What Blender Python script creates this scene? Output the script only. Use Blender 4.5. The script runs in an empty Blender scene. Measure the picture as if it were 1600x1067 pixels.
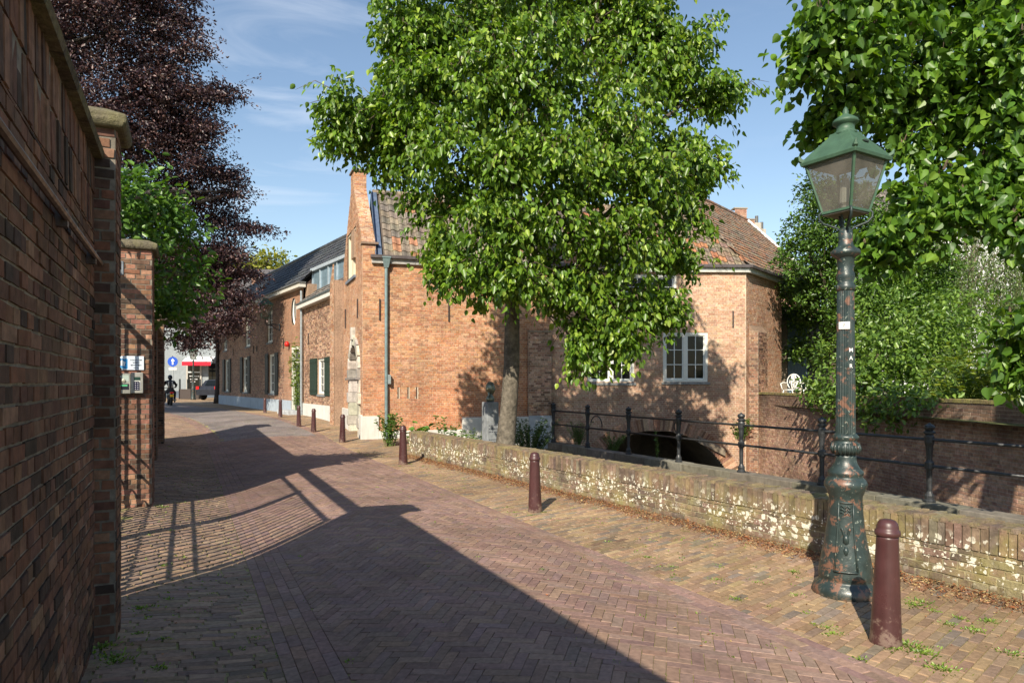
import bpy, math, random
import numpy as np
from mathutils import Vector, Matrix, noise
R = random.Random(7)
NR = np.random.RandomState(5)
sc = bpy.context.scene
# ------------------------------------------------------------------ camera, sky, sun, exposure
CH, FP, HY = 1.6, 1067.0, 597.0
cam = bpy.data.objects.new('camera', bpy.data.cameras.new('camera'))
sc.collection.objects.link(cam); sc.camera = cam
cam.location = (0, 0, CH); cam.rotation_euler = (math.radians(90), 0, 0)
cam.data.sensor_width = 36; cam.data.lens = FP / 1600 * 36
cam.data.shift_y = (HY - 533.5) / 1600
cam.data.clip_start = .05; cam.data.clip_end = 2000
SUN_EL = math.radians(36); SAZ = math.radians(16.5)       # light travels 16.5 deg right of straight ahead
w = bpy.data.worlds.new("World"); sc.world = w; w.use_nodes = True
nt = w.node_tree; nd = nt.nodes; lk = nt.links; nd.clear()
out = nd.new('ShaderNodeOutputWorld'); bg = nd.new('ShaderNodeBackground')
sky = nd.new('ShaderNodeTexSky'); sky.sky_type = 'NISHITA'; sky.sun_disc = False
sky.sun_elevation = SUN_EL; sky.sun_rotation = math.atan2(-math.sin(SAZ), -math.cos(SAZ)) % (2 * math.pi)
sky.air_density = 1.25; sky.dust_density = .35; sky.ozone_density = 2.2; sky.altitude = 0
tc = nd.new('ShaderNodeTexCoord'); mp = nd.new('ShaderNodeMapping')
mp.inputs['Scale'].default_value = (1.1, .6, 4.2); mp.inputs['Rotation'].default_value = (0, .42, 0.2)
nz = nd.new('ShaderNodeTexNoise'); nz.inputs['Scale'].default_value = 2.6; nz.inputs['Detail'].default_value = 9; nz.inputs['Roughness'].default_value = .58; nz.inputs['Distortion'].default_value = .7
rmp = nd.new('ShaderNodeMapRange'); rmp.inputs[1].default_value = .53; rmp.inputs[2].default_value = .8; rmp.inputs[3].default_value = 0; rmp.inputs[4].default_value = .6
mx = nd.new('ShaderNodeMixRGB'); mx.inputs[2].default_value = (6.5, 6.9, 7.6, 1)
lk.new(tc.outputs['Generated'], mp.inputs[0]); lk.new(mp.outputs[0], nz.inputs['Vector']); lk.new(nz.outputs[0], rmp.inputs[0])
sx = nd.new('ShaderNodeSeparateXYZ'); lk.new(tc.outputs['Generated'], sx.inputs[0])
lf = nd.new('ShaderNodeMapRange'); lf.inputs[1].default_value = .15; lf.inputs[2].default_value = -.25; lf.inputs[3].default_value = .15; lf.inputs[4].default_value = 1
lk.new(sx.outputs[0], lf.inputs[0]); mm = nd.new('ShaderNodeMath'); mm.operation = 'MULTIPLY'
lk.new(rmp.outputs[0], mm.inputs[0]); lk.new(lf.outputs[0], mm.inputs[1])
hs = nd.new('ShaderNodeHueSaturation'); hs.inputs['Saturation'].default_value = .96; hs.inputs['Value'].default_value = 1.0
lk.new(sky.outputs[0], hs.inputs['Color'])
lk.new(hs.outputs[0], mx.inputs[1]); lk.new(mm.outputs[0], mx.inputs[0]); lk.new(mx.outputs[0], bg.inputs[0]); lk.new(bg.outputs[0], out.inputs[0])
bg.inputs[1].default_value = .102
sd = bpy.data.lights.new('sun', 'SUN'); sd.energy = 5.0; sd.angle = math.radians(.5); sd.color = (1, .915, .75)
sun = bpy.data.objects.new('sun', sd); sc.collection.objects.link(sun)
sdir = Vector((math.sin(SAZ) * math.cos(SUN_EL), math.cos(SAZ) * math.cos(SUN_EL), -math.sin(SUN_EL)))
sun.rotation_euler = sdir.to_track_quat('-Z', 'Y').to_euler(); sun.location = (-5, -10, 12)
sc.view_settings.view_transform = 'Standard'; sc.view_settings.look = 'None'
sc.view_settings.exposure = .64; sc.view_settings.gamma = 1
sc.cycles.max_bounces = 6; sc.cycles.transparent_max_bounces = 6
sc.cycles.use_denoising = True

# ------------------------------------------------------------------ helpers
def P(px, py, d): return Vector(((px - 800) / FP * d, d, CH + (HY - py) / FP * d))
def sm(a, b, x):
    t = min(1, max(0, (x - a) / (b - a))); return t * t * (3 - 2 * t)
UX, UY = -.431, .9024      # street direction
NX, NY = .9024, .431       # across the street, to the right
def NS(n, s): return (NX * n + UX * s, NY * n + UY * s)
def toNS(x, y): return (NX * x + NY * y, UX * x + UY * y)
def gz(x, y):
    n, s = toNS(x, y)
    e = .34 * sm(15.5, 25, y)
    if n < .5: c = -.045 + .085 * sm(.5, -.6, n)
    elif n < 2.0: c = -.045 + .115 * sm(.5, 2.0, n)
    elif n < 3.6: c = .07 - .07 * sm(2.0, 3.6, n)
    else: c = 0
    return e + c * (1 - .7 * sm(16, 22, y))
def mixc(a, b, t): return tuple(a[i] * (1 - t) + b[i] * t for i in range(3))
def mul(a, k): return tuple(x * k for x in a)
def pick(pal, r=R, v=.12):
    c = r.choice(pal); k = r.uniform(1 - v, 1 + v); return (c[0] * k, c[1] * k * r.uniform(.95, 1.05), c[2] * k * r.uniform(.93, 1.07))

ROOTS = {}
def tag(o, label=None, cat=None, group=None, kind=None):
    if label: o['label'] = label
    if cat: o['category'] = cat
    if group: o['group'] = group
    if kind: o['kind'] = kind
    return o
def thing(name, label, cat, loc=(0, 0, 0), rz=0, group=None):
    o = bpy.data.objects.new(name, None); sc.collection.objects.link(o)
    o.location = loc; o.rotation_euler = (0, 0, rz); o.empty_display_size = .2
    ROOTS[o.name] = Matrix.Translation(loc) @ Matrix.Rotation(rz, 4, 'Z')
    return tag(o, label, cat, group)
def copy_tree(o, parent=None):
    c = o.copy(); sc.collection.objects.link(c); c.parent = parent
    for ch in list(o.children): copy_tree(ch, c)
    return c
class MB:
    def __init__(s): s.v = []; s.f = []; s.c = []; s.m = []; s.n = 0; s.np = []
    def add(s, vs, fs, col=(.5, .5, .5), mi=0):
        b = s.n; s.v.extend(tuple(p) for p in vs); s.n += len(vs)
        for f in fs: s.f.append(tuple(i + b for i in f)); s.c.append(col); s.m.append(mi)
    def box(s, x0, x1, y0, y1, z0, z1, col=(.5, .5, .5), M=None, mi=0):
        vs = [Vector((x, y, z)) for x in (x0, x1) for y in (y0, y1) for z in (z0, z1)]
        if M is not None: vs = [M @ p for p in vs]
        s.add(vs, [(0, 1, 3, 2), (4, 6, 7, 5), (0, 4, 5, 1), (2, 3, 7, 6), (0, 2, 6, 4), (1, 5, 7, 3)], col, mi)
    def tube(s, pts, rad, seg=8, col=(.5, .5, .5), cap=True, mi=0):
        pts = [Vector(p) for p in pts]
        if not hasattr(rad, '__len__'): rad = [rad] * len(pts)
        vs = []; fs = []; up = None
        for i, p in enumerate(pts):
            t = (pts[min(i + 1, len(pts) - 1)] - pts[max(i - 1, 0)]).normalized()
            if up is None: up = t.orthogonal()
            a = (up - t * up.dot(t)).normalized(); up = a; b = t.cross(a)
            for k in range(seg):
                th = 2 * math.pi * k / seg; vs.append(p + (a * math.cos(th) + b * math.sin(th)) * rad[i])
        for i in range(len(pts) - 1):
            for k in range(seg):
                k2 = (k + 1) % seg; fs.append((i * seg + k, i * seg + k2, (i + 1) * seg + k2, (i + 1) * seg + k))
        if cap: fs.append(tuple(range(seg - 1, -1, -1))); fs.append(tuple((len(pts) - 1) * seg + k for k in range(seg)))
        s.add(vs, fs, col, mi)
    def lathe(s, prof, seg=24, col=(.5, .5, .5), c=(0, 0, 0), flute=0, mi=0, M=None):
        vs = []; fs = []
        for (r, z) in prof:
            for k in range(seg):
                th = 2 * math.pi * k / seg; rr = r * (1 + flute * math.cos(th * seg / 2)) if flute else r
                p = Vector((c[0] + rr * math.cos(th), c[1] + rr * math.sin(th), c[2] + z))
                vs.append(M @ p if M is not None else p)
        for i in range(len(prof) - 1):
            for k in range(seg):
                k2 = (k + 1) % seg; fs.append((i * seg + k, i * seg + k2, (i + 1) * seg + k2, (i + 1) * seg + k))
        fs.append(tuple(range(seg - 1, -1, -1))); fs.append(tuple((len(prof) - 1) * seg + k for k in range(seg)))
        s.add(vs, fs, col, mi)
    def build(s, name, mat, parent=None, smooth=False, world=True, bevel=0, label=None):
        V = np.array(s.v, dtype=np.float64).reshape(-1, 3)
        if parent is not None and world:
            o = parent; M = Matrix.Identity(4)
            while o is not None: M = ROOTS.get(o.name, Matrix.Identity(4)) @ M; o = o.parent
            Mi = np.array(M.inverted()); V = V @ Mi[:3, :3].T + Mi[:3, 3]
        me = bpy.data.meshes.new(name)
        nf = len(s.f); tot = np.array([len(f) for f in s.f], dtype=np.int32)
        loops = np.fromiter((i for f in s.f for i in f), dtype=np.int32, count=int(tot.sum()))
        me.vertices.add(len(V)); me.loops.add(len(loops)); me.polygons.add(nf)
        me.vertices.foreach_set('co', V.astype(np.float32).ravel())
        me.loops.foreach_set('vertex_index', loops)
        st = np.zeros(nf, dtype=np.int32); st[1:] = np.cumsum(tot)[:-1]
        me.polygons.foreach_set('loop_start', st); me.polygons.foreach_set('loop_total', tot)
        mats = mat if isinstance(mat, (list, tuple)) else [mat]
        for m in mats: me.materials.append(m)
        if len(mats) > 1: me.polygons.foreach_set('material_index', np.array(s.m, dtype=np.int32))
        me.polygons.foreach_set('use_smooth', np.full(nf, smooth))
        me.update(calc_edges=True)
        ca = me.color_attributes.new('Col', 'FLOAT_COLOR', 'CORNER')
        C = np.ones((nf, 4), dtype=np.float32); C[:, :3] = np.array(s.c, dtype=np.float32)
        ca.data.foreach_set('color', np.repeat(C, tot, axis=0).ravel())
        o = bpy.data.objects.new(name, me); sc.collection.objects.link(o)
        if parent is not None: o.parent = parent
        if bevel:
            b = o.modifiers.new('bevel', 'BEVEL'); b.width = bevel; b.segments = 2; b.limit_method = 'ANGLE'
        if label: o['label'] = label
        return o
class Fr:
    """plane frame: s along u, z up v, o outward n"""
    def __init__(s, O, u, n=None, v=(0, 0, 1)):
        s.O = Vector(O) if len(O) == 3 else Vector((O[0], O[1], 0)); s.u = Vector(u if len(u) == 3 else (u[0], u[1], 0)).normalized()
        s.v = Vector(v).normalized(); s.n = (Vector(n if len(n) == 3 else (n[0], n[1], 0)) if n else s.u.cross(s.v)).normalized()
    def p(s, a, z, o=0): return s.O + s.u * a + s.v * z + s.n * o
    def at(s, px, py=None):
        k = (px - 800) / FP; a = (k * s.O.y - s.O.x) / (s.u.x - k * s.u.y); q = s.p(a, 0)
        return a if py is None else (a, CH + (HY - py) / FP * q.y)
    def box(s, mb, a0, a1, z0, z1, o0, o1, col=(.5, .5, .5), mi=0):
        vs = [s.p(a, z, o) for a in (a0, a1) for o in (o0, o1) for z in (z0, z1)]
        mb.add(vs, [(0, 1, 3, 2), (4, 6, 7, 5), (0, 4, 5, 1), (2, 3, 7, 6), (0, 2, 6, 4), (1, 5, 7, 3)], col, mi)

# ------------------------------------------------------------------ materials
def nodes(name):
    m = bpy.data.materials.new(name); m.use_nodes = True; return m, m.node_tree.nodes, m.node_tree.links, m.node_tree.nodes['Principled BSDF']
def vmat(name, rough=.85, foot=None, ns=18, na=.35, bs=60, bd=.3, spec=.3, spots=None, moss=None, rust=None, stain=None, metal=0, big=None, bdist=.01, streak=0):
    """surface colour from the mesh attribute, broken up by noise, with bump; optional marks"""
    m, N, L, b = nodes(name)
    at = N.new('ShaderNodeAttribute'); at.attribute_name = 'Col'; tcn = N.new('ShaderNodeTexCoord'); G = tcn.outputs['Object']
    def noisen(scale, det=6, rg=.6, dist=0, vec=G):
        t = N.new('ShaderNodeTexNoise'); t.inputs['Scale'].default_value = scale; t.inputs['Detail'].default_value = det; t.inputs['Roughness'].default_value = rg; t.inputs['Distortion'].default_value = dist; L.new(vec, t.inputs['Vector']); return t.outputs[0]
    def mapr(x, a, c, d, e):
        r = N.new('ShaderNodeMapRange'); L.new(x, r.inputs[0]); r.inputs[1].default_value = a; r.inputs[2].default_value = c; r.inputs[3].default_value = d; r.inputs[4].default_value = e; return r.outputs[0]
    def mixn(f, a, c, mode='MIX'):
        x = N.new('ShaderNodeMixRGB'); x.blend_type = mode
        (L.new(f, x.inputs[0]) if not isinstance(f, float) else setattr(x.inputs[0], 'default_value', f)); L.new(a, x.inputs[1])
        if isinstance(c, tuple): x.inputs[2].default_value = (*c, 1)
        else: L.new(c, x.inputs[2])
        return x.outputs[0]
    def math_(op, a, c):
        x = N.new('ShaderNodeMath'); x.operation = op
        for i, q in enumerate((a, c)):
            if isinstance(q, (int, float)): x.inputs[i].default_value = q
            else: L.new(q, x.inputs[i])
        return x.outputs[0]
    col = at.outputs['Color']
    f = mapr(noisen(ns), .3, .7, 1 - na, 1 + na); col = mixn(1.0, col, f, 'MULTIPLY')
    if big:   # large soft patches
        f = mapr(noisen(big[0], 5, .65), .35, .65, 1 - big[1], 1 + big[1]); col = mixn(1.0, col, f, 'MULTIPLY')
    if streak:
        mpn = N.new('ShaderNodeMapping'); mpn.inputs['Scale'].default_value = (9, 9, .7); L.new(G, mpn.inputs[0])
        f = mapr(noisen(1.2, 6, .7, vec=mpn.outputs[0]), .5, .75, 1, 1 - streak); col = mixn(1.0, col, f, 'MULTIPLY')
    if stain:  # (scale, lo, hi, colour, amount)
        f = mapr(noisen(stain[0], 7, .65, .4), stain[1], stain[2], 0, stain[4]); col = mixn(f, col, stain[3])
    if moss:   # (scale, lo, hi, colour, amount)
        f = mapr(noisen(moss[0], 8, .7), moss[1], moss[2], 0, moss[4]); col = mixn(f, col, moss[3])
    if foot:   # scuffs and dirt near the ground: (height, colour)
        sz_ = N.new('ShaderNodeSeparateXYZ'); L.new(G, sz_.inputs[0]); hz = mapr(sz_.outputs[2], foot[0], 0, 0, .22)
        f = mapr(math_('ADD', noisen(14, 8, .75), hz), .66, .76, 0, .75); col = mixn(f, col, foot[1])
    if rust:
        f = mapr(noisen(rust[0], 9, .68, .3), rust[1], rust[2], 0, 1); col = mixn(f, col, rust[3])
    if spots:  # (voronoi scale, radius, mask scale, mask lo, colour)
        dn = N.new('ShaderNodeTexNoise'); dn.inputs['Scale'].default_value = 30; dn.inputs['Detail'].default_value = 3; L.new(G, dn.inputs['Vector'])
        ad = N.new('ShaderNodeVectorMath'); ad.operation = 'MULTIPLY_ADD'; ad.inputs[1].default_value = (.05, .05, .05); L.new(dn.outputs['Color'], ad.inputs[0]); L.new(G, ad.inputs[2])
        for sc_, rr in ((spots[0], spots[1]), (spots[0] * 2.1, spots[1] * .8)):
            vo = N.new('ShaderNodeTexVoronoi'); vo.inputs['Scale'].default_value = sc_; L.new(ad.outputs[0], vo.inputs['Vector'])
            s1 = mapr(vo.outputs['Distance'], rr, rr * .75, 0, 1)
            rim = mapr(vo.outputs['Distance'], rr * .3, rr, .72, 1.05)
            msk = mapr(noisen(spots[2], 3, .5), spots[3], spots[3] + .08, 0, 1)
            sel = N.new('ShaderNodeSeparateColor'); L.new(vo.outputs['Color'], sel.inputs[0]); sl = mapr(sel.outputs[0], .45, .5, 0, 1)
            sz = N.new('ShaderNodeSeparateXYZ'); L.new(G, sz.inputs[0]); zm = mapr(sz.outputs[2], spots[5], spots[5] - .1, 0, 1); zl = mapr(sz.outputs[2], .05, .12, 0, 1)
            f = math_('MULTIPLY', math_('MULTIPLY', math_('MULTIPLY', s1, msk), math_('MULTIPLY', sl, zl)), zm)
            cc = N.new('ShaderNodeMixRGB'); cc.blend_type = 'MULTIPLY'; cc.inputs[0].default_value = 1; cc.inputs[1].default_value = (*spots[4], 1); L.new(rim, cc.inputs[2])
            col = mixn(f, col, cc.outputs[0])
    L.new(col, b.inputs['Base Color']); b.inputs['Metallic'].default_value = metal
    rr = mapr(noisen(ns * .7), .3, .7, max(.05, rough - .12), min(1, rough + .12)); L.new(rr, b.inputs['Roughness'])
    b.inputs['Specular IOR Level'].default_value = spec
    bp = N.new('ShaderNodeBump'); bp.inputs['Strength'].default_value = bd; bp.inputs['Distance'].default_value = bdist
    L.new(noisen(bs, 8, .7), bp.inputs['Height']); L.new(bp.outputs[0], b.inputs['Normal'])
    return m
def leafmat(name, trans=.32, rough=.42, spec=.45, tint=(1.25, 1.35, .5)):
    m, N, L, b = nodes(name)
    at = N.new('ShaderNodeAttribute'); at.attribute_name = 'Col'
    b.inputs['Roughness'].default_value = rough; b.inputs['Specular IOR Level'].default_value = spec
    L.new(at.outputs['Color'], b.inputs['Base Color'])
    tr = N.new('ShaderNodeBsdfTranslucent'); mu = N.new('ShaderNodeMixRGB'); mu.blend_type = 'MULTIPLY'; mu.inputs[0].default_value = 1; mu.inputs[2].default_value = (*tint, 1)
    L.new(at.outputs['Color'], mu.inputs[1]); L.new(mu.outputs[0], tr.inputs[0])
    ms = N.new('ShaderNodeMixShader'); ms.inputs[0].default_value = trans
    L.new(b.outputs[0], ms.inputs[1]); L.new(tr.outputs[0], ms.inputs[2]); L.new(ms.outputs[0], N['Material Output'].inputs[0])
    return m
def plain(name, col, rough=.5, metal=0, spec=.5, **k):
    m, N, L, b = nodes(name)
    t = N.new('ShaderNodeTexNoise'); t.inputs['Scale'].default_value = k.get('ns', 25); t.inputs['Detail'].default_value = 6
    r = N.new('ShaderNodeMapRange'); r.inputs[3].default_value = 1 - k.get('na', .15); r.inputs[4].default_value = 1 + k.get('na', .15)
    x = N.new('ShaderNodeMixRGB'); x.blend_type = 'MULTIPLY'; x.inputs[0].default_value = 1; x.inputs[1].default_value = (*col, 1)
    tcn = N.new('ShaderNodeTexCoord'); L.new(tcn.outputs['Object'], t.inputs['Vector'])
    L.new(t.outputs[0], r.inputs[0]); L.new(r.outputs[0], x.inputs[2]); L.new(x.outputs[0], b.inputs['Base Color'])
    b.inputs['Roughness'].default_value = rough; b.inputs['Metallic'].default_value = metal; b.inputs['Specular IOR Level'].default_value = spec
    return m
M = {}
M['brick'] = vmat('brick', ns=22, na=.28, bs=70, bd=.5, big=(.9, .2), bdist=.006, streak=.28, stain=(1.3, .6, .8, (.16, .11, .08), .35))
M['brick_old'] = vmat('brick_weathered', ns=20, na=.35, bs=60, bd=.6, big=(1.1, .35), moss=(1.7, .6, .8, (.16, .15, .03), .35), stain=(2.2, .58, .75, (.02, .015, .012), .5), bdist=.006)
M['brick_quay'] = vmat('quay_brick', ns=20, na=.3, bs=60, bd=.5, big=(.6, .25), stain=(.8, .5, .68, (.05, .04, .03), .5), bdist=.006)
M['brick_lichen'] = vmat('lichen_brick', ns=16, na=.35, bs=55, bd=.8, big=(1.3, .2), moss=(2.6, .47, .68, (.3, .26, .08), .65), spots=(15, .42, .8, .41, (.86, .82, .68), .46), bdist=.012)
M['moss_top'] = vmat('mossy_brick_top', ns=16, na=.4, bs=50, bd=1, moss=(5, .42, .64, (.27, .23, .09), .75), bdist=.015)
M['paver'] = vmat('paving_brick', rough=.78, ns=30, na=.25, bs=90, bd=.4, big=(.8, .2), bdist=.004, stain=(1.6, .6, .75, (.12, .085, .07), .4), moss=(4, .62, .75, (.36, .29, .2), .4))
M['joint'] = vmat('joint_sand', rough=1, ns=40, na=.4, bs=120, bd=.6, moss=(3.5, .45, .62, (.27, .27, .06), .8), bdist=.006)
M['tile'] = vmat('roof_tile', rough=.8, ns=9, na=.35, bs=40, bd=.4, moss=(3, .55, .75, (.2, .17, .06), .35))
M['slate'] = vmat('dark_tile', rough=.55, ns=9, na=.3, bs=40, bd=.4, spec=.5)
M['stone'] = vmat('stone', rough=.85, ns=8, na=.25, bs=50, bd=.5, big=(3, .15), streak=.35)
M['plaster'] = vmat('plaster', rough=.9, ns=4, na=.08, bs=60, bd=.15, big=(1.2, .08), streak=.18, stain=(2.5, .62, .8, (.3, .29, .27), .4))
M['concrete'] = vmat('rough_concrete', rough=.95, ns=30, na=.5, bs=35, bd=1, moss=(6, .45, .7, (.28, .26, .1), .5), bdist=.02)
M['iron'] = vmat('black_iron', rough=.45, ns=20, na=.4, bs=80, bd=.2, spec=.5)
M['lamp'] = vmat('green_lamp_paint', rough=.4, foot=(.2, (.14, .1, .07)), ns=14, na=.35, bs=45, bd=.45, spec=.55, rust=(11, .55, .6, (.17, .085, .055)), stain=(30, .62, .66, (.3, .33, .28), .7), bdist=.004)
M['lamp_head'] = vmat('lantern_paint', rough=.5, ns=14, na=.2, bs=45, bd=.2, spec=.4)
M['bollard'] = vmat('bollard_paint', rough=.36, foot=(.3, (.2, .14, .11)), ns=7, na=.2, bs=25, bd=.18, spec=.5, streak=.3, stain=(13, .66, .72, (.3, .24, .22), .5), bdist=.004)
M['wood'] = vmat('painted_wood', rough=.55, ns=30, na=.1, bs=60, bd=.1)
M['zinc'] = vmat('zinc', rough=.42, ns=8, na=.2, bs=30, bd=.1, metal=.35, streak=.2)
M['bark'] = vmat('bark', rough=.95, ns=12, na=.4, bs=16, bd=1, big=(3, .25), bdist=.03)
M['soil'] = vmat('soil', rough=1, ns=12, na=.4, bs=40, bd=1, moss=(1.2, .45, .6, (.1, .12, .03), .7), bdist=.03)
M['bronze'] = vmat('bronze', rough=.38, ns=10, na=.4, metal=.7, bs=30, bd=.3)
M['glass'] = plain('window_glass', (.008, .01, .011), .05, spec=.2)
M['leaf'] = leafmat('leaf_green', trans=.33, rough=.38, spec=.5, tint=(1.45, 1.5, .35)); M['leaf_dark'] = leafmat('leaf_glossy', trans=.2, rough=.38, spec=.45)
M['leaf_beech'] = leafmat('leaf_copper', trans=.15, rough=.4, spec=.45, tint=(1.35, .85, .8))
M['paint'] = vmat('gloss_paint', rough=.3, ns=5, na=.06, bs=20, bd=.05)
M['cloth'] = vmat('cloth', rough=.9, ns=20, na=.2, bs=60, bd=.3)

# ------------------------------------------------------------------ brick and tile fields
ORANGE = [(0.471, 0.254, 0.148), (0.443, 0.204, 0.105), (0.401, 0.178, 0.091), (0.471, 0.247, 0.128), (0.358, 0.160, 0.091), (0.429, 0.232, 0.135), (0.330, 0.175, 0.108), (0.486, 0.275, 0.162)]
TAN = [(0.484, 0.289, 0.188), (0.464, 0.264, 0.167), (0.504, 0.322, 0.216), (0.430, 0.250, 0.164), (0.477, 0.303, 0.204), (0.416, 0.224, 0.146), (0.518, 0.349, 0.240)]
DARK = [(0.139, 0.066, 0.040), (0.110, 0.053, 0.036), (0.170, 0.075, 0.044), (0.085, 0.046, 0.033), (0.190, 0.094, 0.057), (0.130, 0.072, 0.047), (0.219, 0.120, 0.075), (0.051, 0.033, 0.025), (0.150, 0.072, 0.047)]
BROWN = [(0.294, 0.149, 0.092), (0.255, 0.129, 0.083), (0.343, 0.188, 0.119), (0.216, 0.114, 0.079), (0.314, 0.197, 0.129), (0.372, 0.217, 0.147), (0.176, 0.099, 0.069)]
QUAY = [(0.475, 0.284, 0.198), (0.418, 0.245, 0.171), (0.513, 0.333, 0.234), (0.380, 0.225, 0.162), (0.532, 0.353, 0.252)]
def bricks(mb, F, spans, z0, z1, pal, mort=(.42, .35, .27), ch=.0625, bl=.215, j=.011, proud=.004, jit=.0015, full=True, back=-.004, shade=None, bonus=0):
    k = 0; z = z0
    while z < z1 - .015:
        zt = min(z + ch, z1); zm = (z + zt) / 2
        for a, b in spans(zm):
            if b - a < .02: continue
            mb.add([F.p(a, z), F.p(b, z), F.p(b, zt), F.p(a, zt)], [(0, 1, 2, 3)], mul(mort, R.uniform(.85, 1.1)))
            st = bl if k % 2 == 0 else bl / 2
            x = math.floor(a / st) * st - (0 if k % 2 == 0 else bl * .25) - (bl / 2 if k % 4 == 0 else 0)
            while x < b:
                x0 = max(a, x) + j / 2; x1 = min(b, x + st) - j / 2; x += st
                if x1 - x0 < .025: continue
                o = proud + R.uniform(-.5, 1) * proud * .8
                zb = z + j / 2; ztt = zt - j / 2
                q = [F.p(x0 + R.uniform(-jit, jit), zb + R.uniform(-jit, jit), o), F.p(x1 + R.uniform(-jit, jit), zb + R.uniform(-jit, jit), o),
                     F.p(x1 + R.uniform(-jit, jit), ztt + R.uniform(-jit, jit), o), F.p(x0 + R.uniform(-jit, jit), ztt + R.uniform(-jit, jit), o)]
                c = pick(pal)
                if shade: c = shade(c, (x0 + x1) / 2, zm)
                if full:
                    d = F.n * (o - back); q += [p - d for p in q]
                    mb.add(q, [(0, 1, 2, 3), (0, 4, 5, 1), (1, 5, 6, 2), (2, 6, 7, 3), (3, 7, 4, 0)], c)
                else: mb.add(q, [(0, 1, 2, 3)], c)
        z = zt; k += 1
def holes(a, b, hs):
    """rectangles (s0,s1,z0,z1) or callables z->(s0,s1)|None cut out of a wall a..b"""
    def sp(z):
        cuts = []
        for h in hs:
            if callable(h):
                r = h(z)
                if r: cuts.append(r)
            elif h[2] < z < h[3]: cuts.append((h[0], h[1]))
        res = []; x = a
        for c0, c1 in sorted(cuts):
            if c0 > x: res.append((x, min(c0, b)))
            x = max(x, c1)
        if x < b: res.append((x, b))
        return res
    return sp
def soldiers(mb, F, a, b, z0, z1, pal, w=.065, j=.01, proud=.006, mort=(.4, .34, .27), o0=0):
    mb.add([F.p(a, z0, o0), F.p(b, z0, o0), F.p(b, z1, o0), F.p(a, z1, o0)], [(0, 1, 2, 3)], mort)
    x = a
    while x < b - .02:
        x1 = min(b, x + w); o = o0 + proud + R.uniform(-.003, .005)
        q = [F.p(x + j / 2, z0 + R.uniform(.002, .008), o), F.p(x1 - j / 2, z0 + R.uniform(.002, .008), o), F.p(x1 - j / 2, z1 - R.uniform(.002, .014), o - R.uniform(0, .006)), F.p(x + j / 2, z1 - R.uniform(.002, .014), o - R.uniform(0, .006))]
        d = F.n * (proud + .01); q += [p - d for p in q]
        mb.add(q, [(0, 1, 2, 3), (0, 4, 5, 1), (1, 5, 6, 2), (2, 6, 7, 3), (3, 7, 4, 0)], pick(pal)); x = x1
def voussoirs(mb, F, cs, cz, r0, r1, a0, a1, pal, w=.065, o=.012, mort=(.4, .34, .27), dep=.02):
    n = max(3, int(abs(a1 - a0) * (r0 + r1) / 2 / w))
    for i in range(n):
        t0 = a0 + (a1 - a0) * (i + .06) / n; t1 = a0 + (a1 - a0) * (i + .94) / n; oo = o + R.uniform(-.003, .004)
        q = [F.p(cs + r * math.cos(t), cz + r * math.sin(t), oo) for r, t in ((r0, t0), (r1, t0), (r1, t1), (r0, t1))]
        q += [p - F.n * dep for p in q]
        mb.add(q, [(0, 1, 2, 3), (0, 4, 5, 1), (1, 5, 6, 2), (2, 6, 7, 3), (3, 7, 4, 0)], pick(pal))
        q = [F.p(cs + r * math.cos(t), cz + r * math.sin(t), .006) for r, t in ((r0, a0 + (a1 - a0) * i / n), (r1, a0 + (a1 - a0) * i / n), (r1, a0 + (a1 - a0) * (i + 1) / n), (r0, a0 + (a1 - a0) * (i + 1) / n))]
        mb.add(q, [(0, 1, 2, 3)], mort)
def tiles(mb, F, spans, H, tw, th, pal, amp=.028, lip=.03, seg=5):
    """pantiles in courses up the slope F.v"""
    rows = int(H / th) + 1
    for r in range(rows):
        z = r * th; zt = min(z + th * 1.08, H)
        for a, b in spans(z + th / 2):
            x = math.floor(a / tw) * tw
            while x < b:
                if x < a - tw * .5 or x + tw > b + tw * .5: x += tw; continue
                c = pick(pal); vs = []; dz = R.uniform(-.012, .012); do = R.uniform(-.006, .006)
                for zz, oo in ((z + dz, lip), (zt, .004)):
                    for i in range(seg + 1):
                        f = i / seg; vs.append(F.p(x + tw * f, zz, oo + do + amp * math.sin(f * 2 * math.pi * .86 + .5)))
                for i in range(seg + 1):
                    f = i / seg; vs.append(F.p(x + tw * f, z + dz, -.01 + do + amp * math.sin(f * 2 * math.pi * .86 + .5)))
                fs = [(i, i + 1, seg + 2 + i, seg + 1 + i) for i in range(seg)] + [(i + 1, i, 2 * seg + 2 + i, 2 * seg + 3 + i) for i in range(seg)]
                mb.add(vs, fs, c); x += tw
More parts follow.
